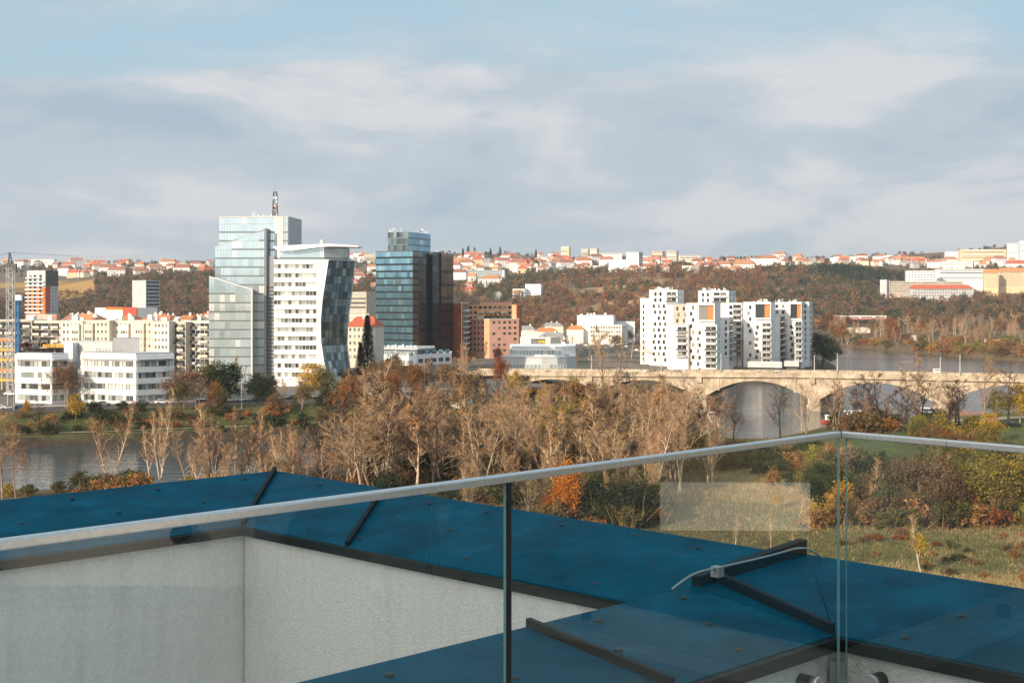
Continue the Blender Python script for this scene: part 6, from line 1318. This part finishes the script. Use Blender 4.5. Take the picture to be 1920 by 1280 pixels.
# single trees one can point at
for a in (('poplar', 208, 905, 742, 'bare multi-stemmed poplar, left of a pair before the left river reach', 0, 1.1), ('poplar', 300, 900, 722, 'tall slim bare poplar, right of a pair before the left river reach', 1, .7), ('slim', 285, 905, 790, 'low bare tree at the foot of the tall slim poplar', 0, 1.0), ('bare', 5, 935, 770, 'bare tree at the left edge above the blue coping', 0, .9), ('bare', 30, 945, 800, 'small bare tree beside the one at the left edge', 1, .8),
          ('slim', 398, 895, 745, 'rust bare tree right of the pair of poplars', 0, 1.2), ('slim', 440, 890, 760, 'slender tan tree before the middle of the left bank', 1, 1.2), ('slim', 475, 890, 755, 'slender rust tree, right of two before the left bank', 0, 1.1), ('dark', 592, 895, 738, 'dark bare tree with forked trunks over the water', 1, 1.1), ('dark', 640, 880, 730, 'dark bare tree with a thin trunk over the water', 0, .8),
          ('dark', 690, 908, 690, 'tall dark bare tree left of the dense tan poplars', 0, .9), ('poplar', 725, 905, 668, 'dense tan poplar, tallest in the middle thicket', 2, 1.2), ('poplar', 765, 905, 685, 'dense tan poplar right of the tallest one in the thicket', 0, 1.1), ('poplar', 705, 905, 700, 'tan poplar left of the tallest one in the thicket', 1, 1.0), ('bare', 872, 760, 640, 'tall tan tree in front of the orange tower', 1, .95), ('bare', 1130, 745, 612, 'tall bare tree above the bridge right of the showroom', 0, .95), ('bare', 1160, 745, 640, 'dark bare tree right of the tall one above the bridge', 2, .9),
          ('big', 1265, 900, 722, 'large pale spreading bare tree before the left arches', 0, 1.15), ('big', 1215, 905, 745, 'pale spreading bare tree left of the largest one', 0, 1.0), ('dark', 1372, 838, 735, 'dense rust brown tree before the second arch', 1, .8), ('dark', 1464, 822, 718, 'dark round-crowned bare tree on the bank before the middle arch', 0, 1.15), ('dark', 1575, 806, 720, 'dark bare tree by the pontoon jetty', 0, 1.3), ('dark', 1618, 806, 700, 'dark bare tree, left of a row right of the jetty', 1, 1.35), ('dark', 1655, 808, 695, 'dark bare tree, middle of a row right of the jetty', 0, 1.35), ('dark', 1690, 808, 705, 'dark bare tree, right of a row right of the jetty', 1, 1.35), ('bare', 1730, 808, 662, 'tallest bare tree on the right bank before the pier', 1, 1.2),
          ('bare', 1848, 798, 672, 'bare tree by the parked cars, left of a pair', 0, 1.0), ('dark', 1888, 795, 675, 'dark bare tree by the parked cars, right of a pair', 1, 1.0), ('yellow', 1868, 796, 735, 'yellow tree between the bare pair by the parked cars', 1, 1.2), ('yellow', 1912, 792, 715, 'golden tree at the right edge above the path', 0, 1.3), ('dark', 75, 815, 745, 'small dark bare tree on the left river bank', 0, 1.1),
          ('brown', 122, 757, 672, 'large brown-leaved tree between the two low white offices', 0, 1.0), ('yellow', 142, 788, 736, 'yellow tree below the left low white office', 0, 1.2), ('yellow', 50, 782, 748, 'small golden tree at the left edge of the bank', 0, 1.0), ('slim', 80, 756, 705, 'thin golden birch before the left low white office', 0, 1.0), ('brown', 345, 762, 684, 'large brown and olive tree right of the low white offices', 0, 1.5), ('olive', 395, 752, 672, 'olive tree left of the glass tower', 0, 1.0), ('green', 425, 752, 678, 'dark green tree before the foot of the glass tower', 0, 1.5),
          ('slim', 441, 748, 662, 'orange tinted birch before the glass tower', 0, 1.0), ('green', 480, 752, 697, 'dark green tree at the corner of the glass tower', 0, 1.0), ('green', 508, 752, 702, 'dark green tree left of the white curved tower', 0, .8), ('yellow', 588, 745, 678, 'golden yellow tree before the white curved tower', 0, 1.8), ('olive', 612, 748, 690, 'brown-gold tree right of the golden one', 1, 1.0), ('conifer', 689, 712, 588, 'tall dark conifer left of the mirrored tower', 0, .75), ('conifer', 676, 716, 640, 'shorter dark conifer left of the tall one', 0, .9), ('green', 736, 716, 662, 'dark tree before the podium of the mirrored tower', 0, 1.1),
          ('orange', 1062, 985, 848, 'bright orange tree in the thicket behind the glass', 0, .9), ('orange', 1030, 985, 915, 'small orange tree left of the bright orange one', 0, 1.0), ('conifer', 798, 915, 838, 'dark conifer above the handrail, left of two', 0, 1.0), ('conifer', 838, 912, 850, 'dark conifer above the handrail, right of two', 0, 1.0), ('gshrub', 1168, 985, 912, 'round dark green bush in the thicket behind the glass', 0, 1.1), ('yshrub', 541, 900, 864, 'bright yellow bush behind the far blue coping corner', 0, 1.0), ('yellow', 1148, 890, 800, 'yellow-leaved tree in the thicket before the bridge', 0, 1.1), ('yellow', 1040, 880, 770, 'golden tree in the thicket below the first arch', 1, 1.1), ('yellow', 1085, 870, 755, 'yellow-green tree in the thicket below the first arch', 1, 1.2),
          ('green', 1541, 689, 622, 'dark tree at the right end of the white flats', 0, 1.5), ('green', 1552, 686, 648, 'dark bush tree by the water right of the white flats', 0, 1.2), ('slim', 1727, 1078, 958, 'small golden columnar poplar alone in the meadow', 0, 1.1), ('yellow', 1458, 955, 918, 'small golden tree beside the path behind the glass', 0, .9), ('bare', 1500, 965, 885, 'pale bare tree behind the glass beside the small golden one', 1, .9), ('slim', 1380, 1035, 960, 'thin bare sapling at the end of the blue coping', 0, .9), ('slim', 1445, 1038, 965, 'thin pale sapling behind the lightning conductor', 1, .8), ('slim', 1490, 1042, 985, 'thin pale sapling right of the conductor bend', 0, .8),
          ('bare', 1300, 690, 640, 'bare tree before the white flats, left of two', 0, 1.3), ('bare', 1380, 690, 632, 'bare tree between the white flats above the bridge', 1, 1.2)):
    ppx(a[0], a[1], a[2], a[3], a[4], None, a[5], a[6])
q = hit(1727, 1078); P_ = clumps(12, .9, 2.2, 4.4, 700, .35, 5); yo = thing('golden_foliage', 'golden leaves crowning the lone columnar poplar in the meadow', 'foliage', q); link('crown', np_mesh(leaf_quads(P_, .22), 4, M['l_yellow'], 'crown'), yo)
# thickets, tree by tree
def scatter(n, x0, x1, y0, y1, kinds, h0, h1, label, group, dmin=2, wide=(.8, 1.2), cond=None):
    for i in range(n):
        x, y = R.uniform(x0, x1), R.uniform(y0, y1); q = hit(x, y)
        if sdist(np.array([q[0]]), np.array([q[1]]))[0] < dmin or (cond and not cond(x, y, q)): continue
        k = R.choice(kinds); pos = ('left third', 'middle third', 'right third')[min(2, int(3*(x-x0)/(x1-x0)))]; j = R.randrange(len(PT[k]))
        plant(k, x, y, R.uniform(h0, h1), '%s in %s, %s' % (KIND[k][j], label, pos), group, j, R.uniform(*wide), q)
nearonly = lambda x, y, q: q[1] < np.interp(q[0], [-900,-140,-50,0,40,100,171,900], [200,320,355,410,450,480,600,530])
scatter(250, 630, 1345, 795, 935, ['bare', 'bare', 'dark', 'slim', 'slim', 'poplar', 'bare', 'bare', 'dark', 'poplar'], 10.5, 18.5, 'the dense thicket between river and roof', 'bare trees of the river thicket', wide=(.95, 1.6), cond=nearonly)
scatter(50, 850, 1240, 890, 985, ['slim', 'slim', 'bare', 'dark'], 7, 11, 'the near edge of the river thicket', 'bare trees at the near edge of the thicket', cond=nearonly)
scatter(52, 350, 670, 886, 935, ['slim', 'bare', 'poplar', 'dark', 'bare', 'slim'], 8, 14, 'the bank just above the blue coping', 'bare trees above the blue coping', cond=nearonly)
scatter(24, 880, 1330, 830, 930, ['yellow', 'olive', 'rust', 'brown'], 5, 8.5, 'the leafy part of the river thicket', 'leafy trees of the river thicket', cond=nearonly)
scatter(190, 660, 1400, 815, 995, ['shrub', 'shrub', 'gshrub', 'shrub'], 2.2, 4.8, 'the undergrowth of the river thicket', 'undergrowth of the river thicket', cond=lambda x, y, q: nearonly(x, y, q) and (x < 1235 or y < 900), wide=(1, 1.5))
scatter(34, 1110, 1235, 915, 985, ['gshrub', 'olive', 'gshrub', 'shrub'], 3, 6.5, 'the shaded thicket behind the glass', 'dark shrubs behind the glass', cond=nearonly, wide=(1, 1.5))
scatter(46, 0, 660, 900, 940, ['shrub', 'oshrub', 'yshrub', 'shrub', 'gshrub'], 2, 4, 'the waterside scrub above the blue coping', 'shrubs above the blue coping', cond=nearonly, wide=(1, 1.4))
scatter(80, 1520, 1930, 925, 985, ['olive', 'brown', 'rust', 'olive', 'yellow', 'green', 'slim', 'bare', 'olive'], 5, 11, 'the mixed thicket behind the meadow', 'mixed thicket behind the meadow', wide=(.9, 1.3))
scatter(36, 1525, 1930, 960, 995, ['shrub', 'yshrub', 'gshrub', 'oshrub', 'shrub'], 2.5, 5, 'the front of the meadow thicket', 'shrubs at the front of the mixed thicket', wide=(1, 1.4))
scatter(30, 1400, 1560, 850, 915, ['shrub', 'gshrub', 'yshrub', 'oshrub'], 2, 4, 'the grassy slope left of the glass corner', 'shrubs left of the glass corner', wide=(1, 1.6))
scatter(18, 1720, 1870, 812, 860, ['olive', 'yshrub', 'brown', 'shrub', 'yellow'], 4, 8, 'the clump beside the green lawn', 'shrubs beside the lawn', wide=(1, 1.4))
scatter(26, 1480, 1780, 796, 812, ['shrub', 'shrub', 'slim'], 2.5, 6, 'the scrub at the jetty', 'scrub at the jetty', dmin=1, wide=(1, 1.5))
scatter(26, 1540, 1930, 995, 1090, ['shrub', 'shrub', 'oshrub'], .7, 1.5, 'the open near meadow', 'low scrub in the meadow', wide=(1, 1.6))
scatter(16, 1490, 1810, 796, 812, ['dark', 'dark', 'bare'], 9, 15, 'the tree row on the right bank', 'tree row on the right bank', dmin=1, wide=(1.1, 1.5))
# left bank
scatter(90, 20, 900, 770, 815, ['shrub', 'gshrub', 'shrub', 'oshrub', 'gshrub'], 1.4, 3.4, 'the slope of the left embankment', 'shrubs on the left embankment', dmin=1, wide=(1, 1.6))
scatter(26, 330, 660, 745, 775, ['bare', 'dark', 'green', 'rust', 'olive', 'slim'], 5, 9, 'the riverside row below the towers', 'trees along the riverside road', wide=(.9, 1.3))
scatter(60, 650, 960, 722, 790, ['bare', 'dark', 'slim', 'rust', 'bare', 'brown'], 6, 13, 'the bank below the bridge ramp', 'trees below the bridge ramp', wide=(.9, 1.3))
scatter(50, 960, 1300, 735, 785, ['bare', 'slim', 'shrub', 'yellow', 'brown'], 4, 10, 'the bank under the left arches', 'trees under the left arches', wide=(.9, 1.3))
scatter(34, 850, 1210, 640, 690, ['bare', 'bare', 'slim', 'rust', 'brown'], 7, 14, 'the flat ground behind the bridge', 'trees behind the bridge', wide=(.9, 1.3), cond=lambda x, y, q: not (940 < x < 1085 and q[1] < 615))
scatter(30, 1195, 1290, 655, 690, ['brown', 'bare', 'rust', 'shrub'], 4, 9, 'the garden of the white flats', 'trees at the foot of the white flats', wide=(.9, 1.3), cond=lambda x, y, q: q[1] < 655)
scatter(40, 860, 1210, 612, 640, ['bare', 'brown', 'rust', 'olive', 'bare'], 8, 15, 'the flats before the rust brown hill', 'trees before the rust brown hill', wide=(1, 1.4), cond=lambda x, y, q: q[1] > 1020)
# far bank on the right
scatter(70, 1560, 1940, 640, 668, ['oshrub', 'shrub', 'oshrub', 'yshrub', 'shrub'], 4, 8, 'the far river bank scrub', 'shrubs along the far bank', dmin=1, wide=(1, 1.6), cond=lambda x, y, q: q[1] > 850)
scatter(120, 1555, 1950, 612, 648, ['bare', 'bare', 'slim', 'poplar', 'bare', 'rust'], 10, 19, 'the flats beyond the far bank', 'bare trees beyond the far bank', wide=(1, 1.5), cond=lambda x, y, q: q[1] > 900)
for kd in PT:
    for k, r in enumerate(PT[kd]):
        if (kd, k) not in usedt:
            for c in list(r.children): bpy.data.objects.remove(c)
            bpy.data.objects.remove(r)
# planted roof terrace on the salmon block
tp_ = thing('roof_planting', 'dark green hedge on the roof terrace of the salmon block', 'hedge', (*Wp(942, 750), Zp(599, 742)+.4)); P_ = rng.uniform((-10, -1.2, 0), (4.5, 1.2, 2.6), (1500, 3)); P_[:, 2] *= .5+.5*np.abs(np.sin(P_[:, 0]*1.3)); link('foliage', np_mesh(leaf_quads(P_, .4), 4, M['l_green'], 'foliage'), tp_)

# ------------------------------------------------------------------ wooded hillsides (one mass per colour)
def wood(name, label, m, X_, Y_, hs_, per, ls):
    Z_ = height(X_, Y_); n = len(X_); idx = np.repeat(np.arange(n), per); u = unit(rng.normal(size=(n*per, 3))); rr_ = (rng.random(n*per)**.4)[:, None]
    hh = hs_[idx][:, None]; c = np.column_stack([X_, Y_, Z_])[idx]; P_ = c+u*rr_*np.concatenate([hh*.42, hh*.42, hh*.5], 1)+np.concatenate([hh*0, hh*0, hh*.52], 1)
    s = ls*(.6+.8*rng.random(n*per)); a = unit(rng.normal(size=P_.shape)); b = unit(np.cross(a, unit(rng.normal(size=P_.shape)))); s = s[:, None]
    stuff(name, np_mesh(np.stack([P_-a*s*.55, P_+a*s*.55+b*s*.2, P_+b*s*.9], 1).reshape(-1, 3), 3, M[m], name), label, 'wood')
N_ = 15000; xx = rng.uniform(-160, 2080, N_); YY = np.where(rng.random(N_) < .72, rng.uniform(1290, 1960, N_), rng.uniform(1900, 2790, N_)); XX = (xx-960)*YY/F
keep = sdist(XX, YY) > 5; kn = vnoise(XX, YY, 60, 12); kf = vnoise(XX, YY, 28, 13)
keep &= ~((YY > 2000) & (kn < .02)); keep &= ~((xx > 1640) & (YY > 1528) & (YY < 1725) & (kf < .25)); keep &= ~((xx > 1790) & (YY > 1290) & (YY < 1440) & (kn > -.1))
keep &= ~((np.abs(xx-1170) < 110) & (YY > 1450) & (YY < 1800) & (vnoise(XX, YY, 31, 7)+vnoise(XX, YY, 11, 8) > .02)); keep &= ~((np.abs(xx-1480) < 50) & (YY > 1500) & (YY < 1800) & (vnoise(XX, YY, 31, 7)+vnoise(XX, YY, 11, 8) > .08))
keep &= ~((xx < 180) & (YY > 1620) & (YY < 2150)); keep &= ~((YY < 1345) & (xx > 1556) & (xx < 1672))
keep &= ~((xx > 845) & (xx < 952) & (YY > 1880) & (YY < 1990)) & ~((xx > 1495) & (xx < 1575) & (YY > 1930) & (YY < 2010)); keep &= ~((xx > 980) & (xx < 1020) & (YY > 1590) & (YY < 1660))
r1 = rng.random(N_); cls = np.full(N_, 0)
# 0 brown 1 rust 2 olive 3 evergreen 4 orange
rustz = (xx > 960) & (xx < 1440) & (YY < 1830); cls = np.where(rustz, np.select([r1 < .30, r1 < .72, r1 < .80, r1 < .83], [0, 1, 2, 3], 4), np.select([r1 < .42, r1 < .55, r1 < .84, r1 < .95], [0, 1, 2, 3], 4))
cls = np.where((xx < 420) & (YY < 1900), np.select([r1 < .45, r1 < .65, r1 < .80, r1 < .97], [0, 1, 2, 3], 4), cls)
cls = np.where((xx > 1525) & (xx < 1695) & (YY > 1740) & (YY < 1900), 3, cls); cls = np.where((xx > 840) & (xx < 1010) & (YY > 1580) & (YY < 2150), np.select([r1 < .3, r1 < .4, r1 < .75, r1 < .92], [0, 1, 2, 3], 4), cls)
cls = np.where(kn > .22, np.where(cls == 0, 2, cls), cls)
hsz = rng.uniform(6, 11, N_)*np.where(YY > 1950, .75, 1); hsz = np.where(cls == 3, hsz*1.1, hsz)
for k, (nm, m, lab) in enumerate((('brown_wood', 'l_hillbrown', 'bare brown woodland covering the hillsides'), ('rust_wood', 'l_hillrust', 'rust red woodland on the hillsides'), ('olive_wood', 'l_hillolive', 'olive green woodland on the hillsides'), ('evergreen_wood', 'l_hillgreen', 'dark evergreen trees on the hillsides'), ('orange_wood', 'l_hillorange', 'orange autumn trees on the hillsides'))):
    mk = keep & (cls == k); wood(nm, lab, m, XX[mk], YY[mk], hsz[mk], 46, 1.7)
# skyline spires of single conifers on the far ridge
for x, y, yt in ((878, 478, 462), (890, 478, 465), (868, 479, 466), (920, 478, 466), (938, 478, 464), (1005, 482, 469), (1040, 487, 478), (880, 492, 482), (990, 500, 488), (1010, 505, 492), (1180, 487, 480)):
    q = hit(x, y+3); o = dup(PT['conifer'][0], q, R.random()*6, ((y+3-yt)*q[1]/F)/12*1.1, 'dark conifer spire among the houses on the far ridge', 'conifers on the far ridge')

# ------------------------------------------------------------------ meadow grass and weeds
def grass(name, m, label, n, xr, Yr, h0, h1, w, dens):
    Yg = rng.uniform(*Yr, n); xg = rng.uniform(*xr, n); Xg = (xg-960)*Yg/F; kp = (sdist(Xg, Yg) > 4) & dens(Xg, Yg, rng.random(n)); Xg, Yg = Xg[kp], Yg[kp]; Zg = height(Xg, Yg); k = len(Xg)
    P_ = np.column_stack([Xg, Yg, Zg-.05]); dv = unit(np.column_stack([rng.normal(size=(k, 2))*.35, np.ones(k)])); stuff(name, np_mesh(twig_tris(P_, dv, rng.uniform(h0, h1, k), w), 3, M[m], name), label, 'grass')
grass('straw_grass', 'straw', 'straw coloured tall grass in the near meadow', 130000, (1180, 1990), (160, 262), .25, .8, .075, lambda X, Y, r: r < np.clip(.26+vnoise(X, Y, 31, 7)*1.6+vnoise(X, Y, 11, 8)*1.3, .05, 1))
grass('green_grass', 'grass', 'green grass in the near meadow', 110000, (1180, 1990), (160, 262), .12, .4, .11, lambda X, Y, r: r < np.clip(.62-vnoise(X, Y, 31, 7)*1.2, .2, 1))
grass('rust_weeds', 'reed', 'rust brown dead weeds on the bank and at the thicket edge', 40000, (300, 1990), (225, 400), .4, 1.3, .13, lambda X, Y, r: (r < np.clip(.5+vnoise(X, Y, 19, 21)*1.8, 0, 1)) & (Y < np.interp(X, [-900,-140,-50,0,40,100,171,900], [200,320,355,410,450,480,600,530])) & ~((X > 70) & (Y > 268)))
grass('bank_grass', 'grass', 'green grass on the left river embankment', 30000, (-20, 900), (362, 440), .15, .5, .22, lambda X, Y, r: (sdist(X, Y) < 24))

# ------------------------------------------------------------------ haze
hm = bpy.data.materials.new('thin haze'); hm.use_nodes = True; t = hm.node_tree; n = t.nodes
for q in list(n): n.remove(q)
ho = n.new('ShaderNodeOutputMaterial'); pv = n.new('ShaderNodeVolumePrincipled'); pv.inputs['Color'].default_value = (.86, .90, .96, 1); pv.inputs['Density'].default_value = .00008; pv.inputs['Anisotropy'].default_value = .2
t.links.new(pv.outputs[0], ho.inputs['Volume'])
hb = MB(); hb.box(-9600, 9600, -9600, 9600, -4.5, 230); stuff('haze', hb.mesh(hm, 'haze'), 'thin pale haze lying over the whole valley', 'haze')
